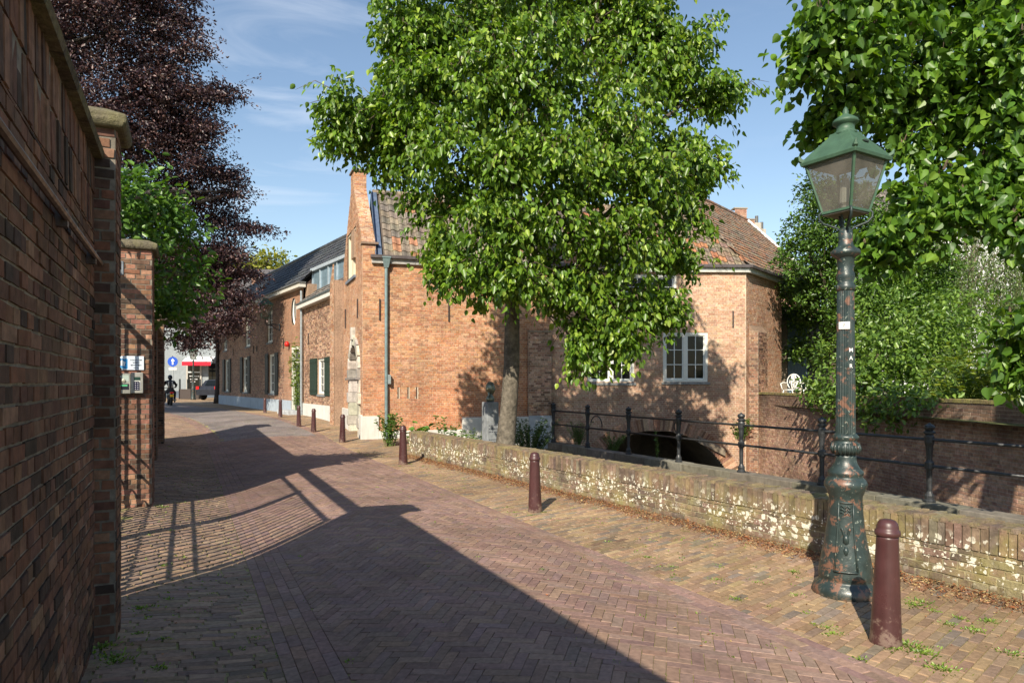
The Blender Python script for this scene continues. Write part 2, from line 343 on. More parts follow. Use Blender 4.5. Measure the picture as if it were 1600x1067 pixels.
def window(F, par, s0, s1, z0, z1, cols=4, rows=3, mull=True, depth=.07, fc=(.62, .6, .53), fw=.06, sill=True, sillc=(.2, .21, .22), arch=False):
    fr = MB(); pn = MB()
    o0, o1 = -depth - .05, -depth + .03
    F.box(fr, s0, s0 + fw, z0, z1, o0, o1, fc); F.box(fr, s1 - fw, s1, z0, z1, o0, o1, fc)
    F.box(fr, s0 + fw, s1 - fw, z0, z0 + fw, o0, o1, fc); F.box(fr, s0 + fw, s1 - fw, z1 - fw, z1, o0, o1, fc)
    pans = [(s0 + fw, s1 - fw)]
    if mull:
        m = (s0 + s1) / 2; F.box(fr, m - fw * .6, m + fw * .6, z0 + fw, z1 - fw, o0, o1 - .004, fc); pans = [(s0 + fw, m - fw * .6), (m + fw * .6, s1 - fw)]
    wc = (.78, .78, .74)
    cc = cols // len(pans)
    for a, b in pans:
        e = .03
        F.box(fr, a, a + e, z0 + fw, z1 - fw, o0 + .01, o1 - .03, wc); F.box(fr, b - e, b, z0 + fw, z1 - fw, o0 + .01, o1 - .03, wc)
        F.box(fr, a + e, b - e, z0 + fw, z0 + fw + e, o0 + .01, o1 - .03, wc); F.box(fr, a + e, b - e, z1 - fw - e, z1 - fw, o0 + .01, o1 - .03, wc)
        for i in range(1, cc):
            x = a + (b - a) * i / cc; F.box(fr, x - .011, x + .011, z0 + fw + e, z1 - fw - e, o0 + .02, o1 - .035, wc)
        for i in range(1, rows):
            y = z0 + fw + (z1 - z0 - 2 * fw) * i / rows; F.box(fr, a + e, b - e, y - .011, y + .011, o0 + .021, o1 - .038, wc)
    wn = fr.build('window', M['wood'], par)
    pn.add([F.p(s0 + fw * .5, z0 + fw * .5, o0 + .012), F.p(s1 - fw * .5, z0 + fw * .5, o0 + .012), F.p(s1 - fw * .5, z1 - fw * .5, o0 + .012), F.p(s0 + fw * .5, z1 - fw * .5, o0 + .012)], [(0, 1, 2, 3)])
    pn.build('pane', M['glass'], wn)
    rv = MB()   # reveals
    for (a, b, c, d) in ((s0 - .012, s0, z0, z1), (s1, s1 + .012, z0, z1), (s0 - .012, s1 + .012, z1, z1 + .012)): F.box(rv, a, b, c, d, o0, -.002, (.3, .2, .14))
    rv.build('reveal', M['brick'], wn)
    if sill:
        sl = MB(); F.box(sl, s0 - .05, s1 + .05, z0 - .07, z0, o0, .04, sillc); sl.build('sill', M['stone'], wn, bevel=.006)
    return wn
def anchor(F, mb, s, z0, z1, par=None):
    mb = MB(); F.box(mb, s - .018, s + .018, z0, z1, .012, .045, (.05, .035, .03)); mb.build('wall_anchor', M['iron'], ANC[0])
ANC = [None]
def downpipe(par, F, s, z0, z1, o=.09, r=.045, col=(.24, .3, .31), hop=True):
    d = MB(); d.tube([F.p(s, z0, o), F.p(s, z1, o)], r, 12, col)
    for z in np.arange(z0 + .4, z1 - .2, 1.3): d.tube([F.p(s, z, o), F.p(s, z + .03, o)], r + .008, 12, col)
    dp = d.build('downpipe', M['zinc'], par, smooth=False)
    if hop:
        h = MB(); q = [F.p(s + a, z, o + b) for z, k in ((z1, .055), (z1 + .22, .1), (z1 + .25, .1), (z1 + .25, .12), (z1 + .29, .12)) for a, b in ((-k, -k), (k, -k), (k, k), (-k, k))]
        fs = [(i * 4 + j, i * 4 + (j + 1) % 4, (i + 1) * 4 + (j + 1) % 4, (i + 1) * 4 + j) for i in range(4) for j in range(4)] + [(0, 3, 2, 1), (16, 17, 18, 19)]
        h.add(q, fs, col); h.build('hopper', M['zinc'], dp)
    return dp

# ------------------------------------------------------------------ leaves and trees
LSH = {
 'linden': [(0, 0, 0), (.12, .27, .02), (.42, .35, .03), (.75, .2, -.03), (1.05, 0, -.14), (.75, -.2, -.03), (.42, -.35, .03), (.12, -.27, .02)],  # leaf outline: (along, across, lift)
 'heart': [(0, 0, 0), (.12, .36, .02), (.45, .46, .03), (.78, .24, -.03), (1, 0, -.12), (.78, -.24, -.03), (.45, -.46, .03), (.12, -.36, .02)],
 'oval': [(0, 0, 0), (.3, .25, .03), (.7, .22, 0), (1, 0, -.08), (.7, -.22, 0), (.3, -.25, .03)],
 'toothed': [(0, 0, 0), (-.08, .2, .02), (.06, .42, .05), (.28, .5, .04), (.42, .44, .04), (.55, .42, .02), (.72, .27, -.02), (.85, .16, -.06), (1.05, 0, -.14), (.85, -.16, -.06), (.72, -.27, -.02), (.55, -.42, .02), (.42, -.44, .04), (.28, -.5, .04), (.06, -.42, .05), (-.08, -.2, .02)]}
def leaf_mesh(name, Pn, D, Nn, size, cols, mat, parent, shape='oval'):
    """Pn base points, D tip directions, Nn face normals (N,3)"""
    sh = np.array(LSH[shape]); K = len(sh); n = len(Pn)
    D = D / (np.linalg.norm(D, axis=1, keepdims=True) + 1e-9); S = np.cross(D, Nn); S /= (np.linalg.norm(S, axis=1, keepdims=True) + 1e-9); Nn = np.cross(S, D)
    fold = NR.uniform(.1, .55, (n, 1))
    V = np.zeros((n, K, 3))
    for k, (a, b, c) in enumerate(sh):
        V[:, k] = Pn + size[:, None] * (D * a + S * b * np.cos(fold) + Nn * (c + abs(b) * np.sin(fold)))
    h = K // 2; f1 = list(range(0, h + 1)); f2 = [0] + list(range(h, K)); L = np.array(f1 + f2)
    loops = (np.arange(n)[:, None] * K + L[None, :]).ravel().astype(np.int32)
    tot = np.tile([len(f1), len(f2)], n).astype(np.int32)
    o = ROOTS.get(parent.name, Matrix.Identity(4)); V = V.reshape(-1, 3) - np.array(o.translation)
    me = bpy.data.meshes.new(name); me.vertices.add(len(V)); me.loops.add(len(loops)); me.polygons.add(len(tot))
    me.vertices.foreach_set('co', V.astype(np.float32).ravel()); me.loops.foreach_set('vertex_index', loops)
    st = np.zeros(len(tot), dtype=np.int32); st[1:] = np.cumsum(tot)[:-1]
    me.polygons.foreach_set('loop_start', st); me.polygons.foreach_set('loop_total', tot); me.materials.append(mat); me.update(calc_edges=True)
    ca = me.color_attributes.new('Col', 'FLOAT_COLOR', 'CORNER'); C = np.ones((n, 4), dtype=np.float32); C[:, :3] = cols
    ca.data.foreach_set('color', np.repeat(C, len(L), axis=0).ravel())
    ob = bpy.data.objects.new(name, me); sc.collection.objects.link(ob); ob.parent = parent
    return ob
def rnd_dirs(n):
    d = NR.normal(size=(n, 3)); return d / np.linalg.norm(d, axis=1, keepdims=True)
def billow(lobes, k=7, rr=.45, out=.68, keep=.6, seed=3):
    r_ = random.Random(seed); res = []
    for c, r in lobes:
        res.append((c, tuple(x * keep for x in r)))
        for i in range(k):
            d = Vector((r_.gauss(0, 1), r_.gauss(0, 1), r_.gauss(0, 1))).normalized(); q = r_.uniform(.75, 1.25)
            res.append((tuple(c[j] + d[j] * r[j] * out for j in range(3)), tuple(max(.16, r[j] * rr * q) for j in range(3))))
    return res
def foliage(root, lobes, dens, perc, lsize, pal, mat, shape='oval', droop=.5, spread=.22, leafname='crown', twigs=None, inner=.45, sprig=1.18, up=.5, flat=1, col_rand=.22, shoots=0, shootlen=.7):
    """lobes: (centre, (rx,ry,rz)); dens sprays per unit of lobe area; perc leaves per spray"""
    Pn, D, Nn, S = [], [], [], []; tw = []
    for c, r in lobes:
        c = np.array(c); r = np.array(r); area = 4 * math.pi * ((r[0] * r[1]) ** 1.6 / 3 + (r[0] * r[2]) ** 1.6 / 3 + (r[1] * r[2]) ** 1.6 / 3) ** (1 / 1.6)
        k = max(4, int(area * dens)); d = rnd_dirs(k); rad = inner + (sprig - inner) * NR.uniform(0, 1, (k, 1)) ** .55
        q = c + d * r * rad
        base = c + d * r * rad * .62
        for i in range(k):
            if twigs is not None and i % 2 == 0: tw.append((base[i] * 1.0, q[i]))
        m = max(2, int(perc)); t = NR.uniform(-.35, 1, (k, m, 1))
        ax = d * (r / r.max()) + NR.normal(size=(k, 3)) * .5; ax[:, 2] *= .6; ax /= np.linalg.norm(ax, axis=1, keepdims=True)
        pp = q[:, None, :] + ax[:, None, :] * (t * spread * 1.3) + np.clip(NR.normal(size=(k, m, 3)), -1.5, 1.5) * spread * .42 * np.array([1, 1, flat])
        pp[:, :, 2] -= (np.maximum(0, t[:, :, 0]) ** 2) * spread * droop
        dd = ax[:, None, :] * .7 + NR.normal(size=(k, m, 3)) * .55; dd[:, :, 2] -= droop
        nn = NR.normal(size=(k, m, 3)) * .5 + d[:, None, :] * .5; nn[:, :, 2] += up
        Pn.append(pp.reshape(-1, 3)); D.append(dd.reshape(-1, 3)); Nn.append(nn.reshape(-1, 3))
    for c, r in (lobes if shoots else []):
        c = np.array(c); r = np.array(r)
        for _ in range(int(shoots * (r.mean() + .4))):
            d = NR.normal(size=3); d[2] = d[2] * .55 + .1; d /= np.linalg.norm(d); a = c + d * r * .75; L = shootlen * R.uniform(.6, 1.3); m = int(L / lsize * 2.6)
            t = NR.uniform(0, 1, m); sp_ = a + d * (t[:, None] * L) * np.array([1, 1, .8]); sp_[:, 2] += .12 * L * np.sin(t * 2.2) - .38 * L * t ** 2 * droop
            sd_ = NR.normal(size=(m, 3)) * .45 + d * .55; sd_[:, 2] -= droop; sn = NR.normal(size=(m, 3)) * .5 + d * .3; sn[:, 2] += up
            Pn.append(sp_ + NR.normal(size=(m, 3)) * lsize * .45); D.append(sd_); Nn.append(sn)
            if twigs is not None: twigs.tube([tuple(a), tuple(a + d * L * .5 + [0, 0, .08 * L]), tuple(a + d * L + [0, 0, -.3 * L * droop])], [.01, .007, .003], 3, (.12, .09, .06), cap=False)
    Pn = np.concatenate(Pn); D = np.concatenate(D); Nn = np.concatenate(Nn); n = len(Pn)
    pl = np.array(pal); cols = pl[NR.randint(0, len(pl), n)] * NR.uniform(1 - col_rand, 1 + col_rand, (n, 1))
    leaf_mesh(leafname, Pn, D, Nn, lsize * NR.uniform(.6, 1.2, n), cols, mat, root, shape)
    if twigs is not None:
        for a, b in tw: twigs.tube([a, (Vector(a) + Vector(b)) / 2 + Vector((0, 0, .08)), b], [.014, .009, .004], 3, (.12, .09, .06), cap=False)
    return n
def limb(mb, a, b, r0, r1, col, sag=.15, seg=7, n=6, wob=.06):
    a = Vector(a); b = Vector(b); L = (b - a).length; pts = []; rs = []
    for i in range(n + 1):
        t = i / n; p = a.lerp(b, t); p.z += math.sin(t * math.pi) * L * sag
        if 0 < i < n: p += Vector((R.uniform(-1, 1), R.uniform(-1, 1), R.uniform(-1, 1))) * wob * L * .5
        pts.append(p); rs.append(r0 + (r1 - r0) * t ** .8)
    mb.tube(pts, rs, seg, col); return pts
def trunk_and_limbs(root, base, top, r0, r1, lobes, col, lim=.35, name='trunk', seg=16, twigs=None, flare=1.35, lr=.09):
    base = Vector(base); top = Vector(top); mb = MB(); pts = []; rs = []
    for i in range(13):
        t = i / 12; p = base.lerp(top, t); p += Vector((noise.noise(Vector((t * 3, base.x, 0))), noise.noise(Vector((t * 3, base.x, 5))), 0)) * .12 * min(1, t * 4)
        pts.append(p); rs.append((r0 + (r1 - r0) * t) * (1 + (flare - 1) * max(0, 1 - t * 9)))
    mb.tube(pts, rs, seg, col); tr = mb.build(name, M['bark'], root, smooth=True)
    lb = MB()
    for c, r in lobes:
        c = Vector(c); t = min(.97, max(lim, (c.z - .9 - base.z) / (top.z - base.z) * .8)); i = int(t * 12)
        a = pts[i]; L = (c - a).length; rr = min(rs[i] * .75, lr * max(.6, L / 3))
        pp = limb(lb, a, c, rr, rr * .3, col, sag=.06)
        for k in range(5):
            e = c + Vector((R.gauss(0, 1), R.gauss(0, 1), R.gauss(0, .8))).normalized() * (Vector(r).length / 1.9) * R.uniform(.5, .95)
            limb(lb, pp[R.randint(3, 5)], e, rr * .35, rr * .08, col, sag=.02, seg=4, n=3)
    if twigs is not None and twigs.n: 
        b = lb.n; lb.v += twigs.v; lb.n += twigs.n; lb.f += [tuple(i + b for i in f) for f in twigs.f]; lb.c += twigs.c; lb.m += twigs.m
    lb.build('branches', M['bark'], root, smooth=True)
def lobe(px, py, d, rpx, rpy=None, rd=None):
    p = P(px, py, d); rx = rpx / FP * d; rz = (rpy or rpx) / FP * d; return (tuple(p), (rx, rd or rx, rz))

# ================================================================== THE GROUND
def struct(name, mb, mat, **k): return tag(mb.build(name, mat, **k), kind='structure')
LW0 = Vector((-2.23, 14.85, 0)); LWd = Vector((5.91, -9.95, 0)).normalized(); LWn = Vector((-.8598, -.5107, 0))   # low wall front, normal to the street
RA0 = Vector((1.19, 19.6, 0)); RAd = Vector((4.79, -9.81, 0)).normalized()                                          # railing line
g = MB(); g.add([(-600, -200, -3.5), (600, -200, -3.5), (600, 900, -3.5), (-600, 900, -3.5)], [(0, 1, 2, 3)], (.12, .12, .07)); struct('ground', g, M['soil'])
# joint sheet under all the paving, following the camber
g = MB(); ss = list(np.arange(-4, 24, .35)) + list(np.arange(24, 75, 1.5)); nn = list(np.arange(-1.6, .4, .25)) + list(np.arange(.4, 6.4, .2))
idx = {}
vs = []; fs = []
def keep(x, y): return (Vector((x, y, 0)) - LW0).dot(LWn) > -.12 or y > 14.9
nn2 = [-24, -18, -13, -9, -6, -3] + nn
for i, s_ in enumerate(ss):
    for k, n_ in enumerate(nn2):
        x, y = NS(n_, s_); z = gz(x, y) - .0075; vs.append((x, y, z))
for i in range(len(ss) - 1):
    for k in range(len(nn2) - 1):
        q = [i * len(nn2) + k, i * len(nn2) + k + 1, (i + 1) * len(nn2) + k + 1, (i + 1) * len(nn2) + k]
        if nn2[k] < -1.7 and ss[i] < 20.5: continue
        if all(keep(vs[j][0], vs[j][1]) for j in q): fs.append(tuple(q))
g.add(vs, fs, (.27, .215, .13)); struct('street_bed', g, M['joint'])

def clip(poly, f):
    res = []
    for i in range(len(poly)):
        a, b = poly[i], poly[(i + 1) % len(poly)]; fa, fb = f(a), f(b)
        if fa >= 0: res.append(a)
        if (fa >= 0) != (fb >= 0):
            t = fa / (fa - fb); res.append((a[0] + (b[0] - a[0]) * t, a[1] + (b[1] - a[1]) * t))
    return res
def paver(mb, poly, col, gap=.004, h=0, tilt=.009):
    n = len(poly)
    if n < 3: return
    ar = sum(poly[i][0] * poly[(i + 1) % n][1] - poly[(i + 1) % n][0] * poly[i][1] for i in range(n)) / 2
    if abs(ar) < .0012: return
    cx = sum(p[0] for p in poly) / n; cy = sum(p[1] for p in poly) / n
    tx, ty = R.uniform(-tilt, tilt), R.uniform(-tilt, tilt); dz = R.uniform(-.001, .002) + h
    top = []; mid = []
    for x, y in poly:
        dx, dy = x - cx, y - cy; L = math.hypot(dx, dy) + 1e-6
        z = gz(x, y) + dz + dx * tx + dy * ty
        k = 1 - gap / L; k2 = 1 - (gap + .0035) / L
        mid.append((cx + dx * k, cy + dy * k, z - .004)); top.append((cx + dx * k2, cy + dy * k2, z))
    low = [(x, y, z - .02) for x, y, z in mid]
    fs = [tuple(range(n))] + [(i, n + i, n + (i + 1) % n, (i + 1) % n) for i in range(n)] + [(n + i, 2 * n + i, 2 * n + (i + 1) % n, n + (i + 1) % n) for i in range(n)]
    mb.add(top + mid + low, fs, col)
def rect(x0, y0, x1, y1, T): return [T(x0, y0), T(x1, y0), T(x1, y1), T(x0, y1)]
ROADPAL = [(0.234, 0.148, 0.118), (0.244, 0.156, 0.123), (0.225, 0.143, 0.118), (0.255, 0.165, 0.132), (0.227, 0.151, 0.127), (0.262, 0.166, 0.123)]
WALKL = [(0.249, 0.170, 0.118), (0.220, 0.149, 0.110), (0.278, 0.191, 0.132), (0.202, 0.142, 0.110), (0.262, 0.165, 0.110)]
WALKR = [(0.303, 0.202, 0.119), (0.276, 0.180, 0.110), (0.334, 0.234, 0.135), (0.250, 0.175, 0.119), (0.313, 0.212, 0.135), (0.209, 0.165, 0.124), (0.292, 0.186, 0.119)]
def road_edges(s):   # left and right edge of the carriageway (n) along the street
    if s < 20: return .5, 3.5
    return .5 - 7.5 * ((s - 20) / 32) ** 1.5, 3.5 - 3.8 * ((s - 20) / 24) ** 1.3
def nf(f): return lambda p: f(*toNS(*p))
# carriageway, herringbone, 3:1 bricks
mb = MB(); BL, BW = .207, .069; th = math.radians(90 - 13)
ca, sa = math.cos(th), math.sin(th)
def T1(a, b): return (a * ca - b * sa, a * sa + b * ca + 1)
for i in range(-170, 330):
    for k in range(-140, 150):
        # herringbone lattice: step (BW,BW) along the diagonal, (BL,-BL) across... 
        bx = (i) * BW + k * BL; by = (i) * BW - k * BL
        for rc in ((bx, by, bx + BL, by + BW), (bx, by + BW, bx + BW, by + BW + BL)):
            cxx, cyy = T1((rc[0] + rc[2]) / 2, (rc[1] + rc[3]) / 2)
            n_, s_ = toNS(cxx, cyy)
            if not (.65 < n_ < 3.42 and .8 < s_ < 19.5) or cyy < 1.6: continue
            if abs(cxx) > cyy * .85 + .3: continue
            p = rect(*rc, T1)
            p = clip(p, nf(lambda n, s: n - .815)); p = clip(p, nf(lambda n, s: 3.27 - n)) if p else p
            if len(p) > 2: paver(mb, p, pick(ROADPAL), gap=.0028)
struct('road', mb, M['paver'])
# gutter rows along both sides, laid lengthwise, all the way down the street
mb = MB()
for n0, n1, rw in ((.5, .815, .0788), (3.27, 3.5, .0767)):
    rows = int(round((n1 - n0) / rw))
    for r in range(rows):
        s = .8 + (r % 2) * .1
        while s < 30:
            el, er = road_edges(s + .1); off = el - .5 if n0 < 1 else er - 3.5
            a = n0 + off + r * rw; q = [NS(a, s), NS(a + rw, s), NS(a + rw, s + .205), NS(a, s + .205)]
            el2, er2 = road_edges(s + .305); off2 = el2 - .5 if n0 < 1 else er2 - 3.5
            if abs(q[0][0]) < q[0][1] * .85 + .5: paver(mb, q, pick(ROADPAL), gap=.0028)
            s += .207
struct('road_edging', mb, M['paver'])
# carriageway beyond: straight courses of cobbles
mb = MB(); s = 19.5
while s < 62:
    el, er = road_edges(s); rw = .11 if s < 30 else .2
    n = (el + .3 if s < 30 else el - 7) + R.uniform(0, .15); nmax = er - .23 if s < 30 else er + 7
    bl = .2 if s < 30 else .4
    while n < nmax:
        paver(mb, [NS(n, s), NS(min(n + bl, nmax), s), NS(min(n + bl, nmax), s + rw), NS(n, s + rw)], pick([(.19, .16, .15), (.21, .175, .16), (.175, .15, .145)] if el < n < er - .2 else WALKR[:4]), gap=.004); n += bl
    s += rw
struct('road_cobbles', mb, M['paver'])
# left pavement: courses across; right pavement: courses turned
mb = MB(); rw = .06; s = .8; k = 0
while s < 30:
    el, _ = road_edges(s); n = -.75 + R.uniform(0, .2)
    if s > 19.6: n = -3.5 + R.uniform(0, .2)
    wob = noise.noise(Vector((s * .6, 0, 0))) * .02
    while n < el:
        n1 = min(n + .2, el)
        q = [NS(n, s + wob + .03 * n), NS(n1, s + wob + .03 * n1), NS(n1, s + rw + wob + .03 * n1), NS(n, s + rw + wob + .03 * n)]
        if abs(q[0][0]) < q[0][1] * .8 + .3 and q[0][1] > 2: paver(mb, q, pick(WALKL, v=.2), gap=.0055, tilt=.03)
        n += .203
    s += rw; k += 1
tag(mb.build('pavement', M['paver']), kind='structure')
mb = MB(); th = math.radians(90 - 47); ca2, sa2 = math.cos(th), math.sin(th)
def T2(a, b): return (a * ca2 - b * sa2, a * sa2 + b * ca2)
def lwf(p): return (Vector((p[0], p[1], 0)) - LW0).dot(LWn)
for k in range(-110, 560):
    for i in range(-70, 130):
        b0 = k * .062; a0 = i * .205 + (k % 2) * .1 + .09 * noise.noise(Vector((k * .7, 1, 1)))
        cxx, cyy = T2(a0 + .1, b0 + .03); n_, s_ = toNS(cxx, cyy)
        if s_ > 30 or cyy < 2 or abs(cxx) > cyy * .85 + .3: continue
        if n_ < road_edges(s_)[1] - .2 or (lwf((cxx, cyy)) < -.1 and cyy < 15): continue
        if cyy >= 15 and n_ > 6.2: continue
        w_ = noise.noise(Vector((a0 * .3, b0 * .12, 3))) * .03
        p = rect(a0, b0 + w_, a0 + .2, b0 + .0575 + w_, T2)
        p = clip(p, nf(lambda n, s: n - road_edges(s)[1]))
        if len(p) > 2 and cyy < 15: p = clip(p, lwf)
        if len(p) > 2:
            c = pick(WALKR); q = noise.noise(Vector((cxx * .9, cyy * .9, 0)))
            c = mul(c, 1 + .25 * q)
            if (Vector((cxx, cyy, 0)) - Vector((.98, 6.75, 0))).length < .26 * (1 + noise.noise(Vector((cxx * 3, cyy * 3, 1)))): c = mul(c, .66)
            paver(mb, p, c, gap=.0042, tilt=.022)
tag(mb.build('pavement_bricks', M['paver']), kind='structure')
# planting strip behind the low wall, garden ground, canal water
def on(L0, Ld, t, n, k, z): q = L0 + Ld * t + n * k; return (q.x, q.y, z)
RAn = Vector((-RAd.y, RAd.x, 0)) * -1
if RAn.dot(Vector((-1, 0, 0))) < 0: RAn = -RAn
g = MB(); e = .1
A_ = [on(LW0, LWd, t, LWn, -.12, -.3) for t in (-.6, 4, 8, 12, 20)]; B_ = [on(RA0, RAd, t, RAn, .3, -.3) for t in (-.6, 3, 6, 10, 20)]
g.add(A_ + B_, [(i, i + 1, 6 + i, 5 + i) for i in range(4)], (.16, .12, .07))
g.add([(-3.3, 15.4, -.3), (-3.2, 18.6, -.3), B_[0], A_[0]], [(0, 1, 2, 3)], (.16, .12, .07)); g.add([(-3.2, 18.6, -.302), (3, 22, -.302), (2.5, 19, -.302)], [(0, 1, 2)], (.16, .12, .07))
struct('planting_strip', g, M['soil'])
g = MB(); g.add([(7.6, 2, .95), (60, 2, .95), (60, 90, .95), (8.5, 90, .95), (7.35, 24, .95)], [(0, 1, 2, 3, 4)], (.12, .13, .05)); struct('garden_ground', g, M['soil'])
g = MB(); g.add([(-60, 20, .3), NS(-.9, 20.6) + (.3,), NS(-.9, -6) + (.0,), (-60, -20, 0)], [(0, 1, 2, 3)], (.12, .13, .05)); struct('garden_lawn', g, M['soil'])
g = MB(); g.add([(-70, 44, .3), (7, 44, .3), (7, 140, .3), (-70, 140, .3)], [(0, 1, 2, 3)], (.14, .12, .1)); struct('town_ground', g, M['soil'])
m, N_, L_, b_ = nodes('canal_water'); b_.inputs['Base Color'].default_value = (.02, .03, .02, 1); b_.inputs['Roughness'].default_value = .08
t_ = N_.new('ShaderNodeTexNoise'); t_.inputs['Scale'].default_value = 3; bp_ = N_.new('ShaderNodeBump'); bp_.inputs['Strength'].default_value = .2; L_.new(t_.outputs[0], bp_.inputs['Height']); L_.new(bp_.outputs[0], b_.inputs['Normal'])
g = MB(); g.add([(1, 26, -2.6), (8.5, 26, -2.6), (12, 0, -2.6), (3, 0, -2.6)], [(0, 1, 2, 3)]); struct('canal_water', g, m)

# ================================================================== GARDEN WALL ON THE LEFT
W = Fr(NS(-.5, 0), (UX, UY), (NX, NY))
def old_shade(c, s, z): return mul(c, 1.0)
wall = thing('garden_wall', 'tall dark brick wall with iron rod and tiled coping, nearest on the left', 'wall', (*NS(-.6, 3), 0))
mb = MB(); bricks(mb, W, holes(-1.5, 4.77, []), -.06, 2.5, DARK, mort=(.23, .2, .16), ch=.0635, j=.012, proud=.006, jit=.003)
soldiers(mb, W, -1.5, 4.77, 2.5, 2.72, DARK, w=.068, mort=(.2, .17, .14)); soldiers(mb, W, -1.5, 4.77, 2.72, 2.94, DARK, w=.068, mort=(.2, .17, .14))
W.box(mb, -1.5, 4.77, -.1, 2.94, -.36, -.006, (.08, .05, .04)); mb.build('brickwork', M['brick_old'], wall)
mb = MB(); s = -1.5
while s < 4.77:
    q = [W.p(a, z, o) for a in (s + .003, min(4.77, s + .4) - .003) for (o, z) in ((.05, 2.94), (.06, 2.975), (-.16, 3.06), (-.44, 2.97), (-.44, 2.94))]
    mb.add(q, [(0, 1, 6, 5), (1, 2, 7, 6), (2, 3, 8, 7), (3, 4, 9, 8), (4, 0, 5, 9), (0, 4, 3, 2, 1), (5, 6, 7, 8, 9)], pick([(.12, .1, .06), (.15, .12, .07), (.1, .08, .055)])); s += .4
mb.build('coping', M['concrete'], wall)
mb = MB(); mb.tube([W.p(-1, 2.28, .045), W.p(4.7, 2.3, .045)], .016, 8, (.09, .05, .035))
for a in (.3, 1.9, 3.4, 4.4): W.box(mb, a, a + .04, 2.255, 2.33, 0, .05, (.06, .04, .035))
mb.build('iron_rod', M['iron'], wall)
def pier(name, label, s0, s1, n0, n1, H, cap=.08, over=.065, pal=DARK, z0=0., g=None):
    t = thing(name, label, 'gate pier' if name == 'gate_pier' else 'pier', (*NS((n0 + n1) / 2, (s0 + s1) / 2), z0), group=g)
    mb = MB(); m_ = (.17, .145, .115)
    fa = Fr(NS(n0, s0), (NX, NY), (-UX, -UY)); bricks(mb, fa, holes(0, n1 - n0, []), z0 - .05, H, pal, mort=m_, j=.012, proud=.005, jit=.003)
    fb = Fr(NS(n1, s0), (UX, UY), (NX, NY)); bricks(mb, fb, holes(0, s1 - s0, []), z0 - .05, H, pal, mort=m_, j=.012, proud=.005, jit=.003)
    fc = Fr(NS(n1, s1), (-NX, -NY), (UX, UY)); bricks(mb, fc, holes(0, n1 - n0, []), z0 - .05, H, pal, mort=m_, full=False)
    W.box(mb, s0 + .002, s1 - .002, z0 - .05, H - .001, n0 + .5 + .002, n1 + .5 - .002, (.1, .07, .05))
    mb.build('shaft', M['brick_old'], t)
    c = MB(); a0, a1, b0, b1 = s0 - over, s1 + over, n0 + .5 - over, n1 + .5 + over
    q = []
    for z, k in ((H, .02), (H + .03, 0), (H + cap, 0), (H + cap + .05, .1)):
        q += [W.p(a0 + k, z, b0 + k), W.p(a1 - k, z, b0 + k), W.p(a1 - k, z, b1 - k), W.p(a0 + k, z, b1 - k)]
    c.add(q, [(i * 4 + j, i * 4 + (j + 1) % 4, (i + 1) * 4 + (j + 1) % 4, (i + 1) * 4 + j) for i in range(3) for j in range(4)] + [(0, 3, 2, 1), (12, 13, 14, 15)], (.13, .11, .075))
    c.build('cap', M['concrete'], t, bevel=.012); return t
p1 = pier('gate_pier', 'dark brick gate pier with a stone cap at the end of the tall wall', 4.77, 5.1, -1.0, -.385, 3.13, g='gate piers')
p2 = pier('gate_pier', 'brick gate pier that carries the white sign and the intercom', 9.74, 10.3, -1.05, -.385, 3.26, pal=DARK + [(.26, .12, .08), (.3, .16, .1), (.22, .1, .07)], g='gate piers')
bm = thing('gate_beam', 'grey steel beam spanning between the two gate piers near their tops', 'beam', (*NS(-.85, 7.5), 3.1))
mb = MB(); W.box(mb, 5.1, 9.736, 3.0, 3.13, -.5, -.38, (.1, .1, .11)); mb.build('beam', M['iron'], bm, bevel=.005)
mb = MB(); W.box(mb, 9.722, 9.738, 2.93, 3.1, -.55, -.2, (.2, .22, .25)); mb.build('bracket', M['iron'], bm)
# iron gate (two leaves, mostly hidden behind the pier; its shadow lies on the street)
def gate_leaf(s0, s1, label):
    t = thing('iron_gate_leaf', label, 'gate', (*NS(-.95, (s0 + s1) / 2), 0), group='leaves of the iron gate')
    c = (.03, .035, .035); o = -.46; f = MB(); b = MB(); sc_ = MB()
    W.box(f, s0, s0 + .06, .05, 2.68, o - .03, o + .03, c); W.box(f, s1 - .06, s1, .05, 2.68, o - .03, o + .03, c)
    for z, h in ((.08, .04), (.9, .022), (1.1, .022), (2.6, .07)): W.box(f, s0 + .06, s1 - .06, z, z + h, o - .012, o + .012, c)
    f.build('frame', M['iron'], t)
    x = s0 + .17
    while x < s1 - .08: b.tube([W.p(x, .13, o), W.p(x, 2.6, o)], .017, 6, c); x += .15
    b.build('bars', M['iron'], t)
    x = s0 + .17
    while x < s1 - .15:
        pts = [W.p(x + .075 + .06 * math.cos(a), .5 + .14 * math.sin(a), o + .004) for a in np.linspace(0, 2 * math.pi, 13)]
        sc_.tube(pts, .012, 5, c, cap=False); x += .15
    sc_.build('scrollwork', M['iron'], t)
gate_leaf(5.2, 7.42, 'iron gate leaf of vertical bars hung from the wall side pier'); gate_leaf(7.44, 9.7, 'iron gate leaf of vertical bars hung from the pier with the intercom')
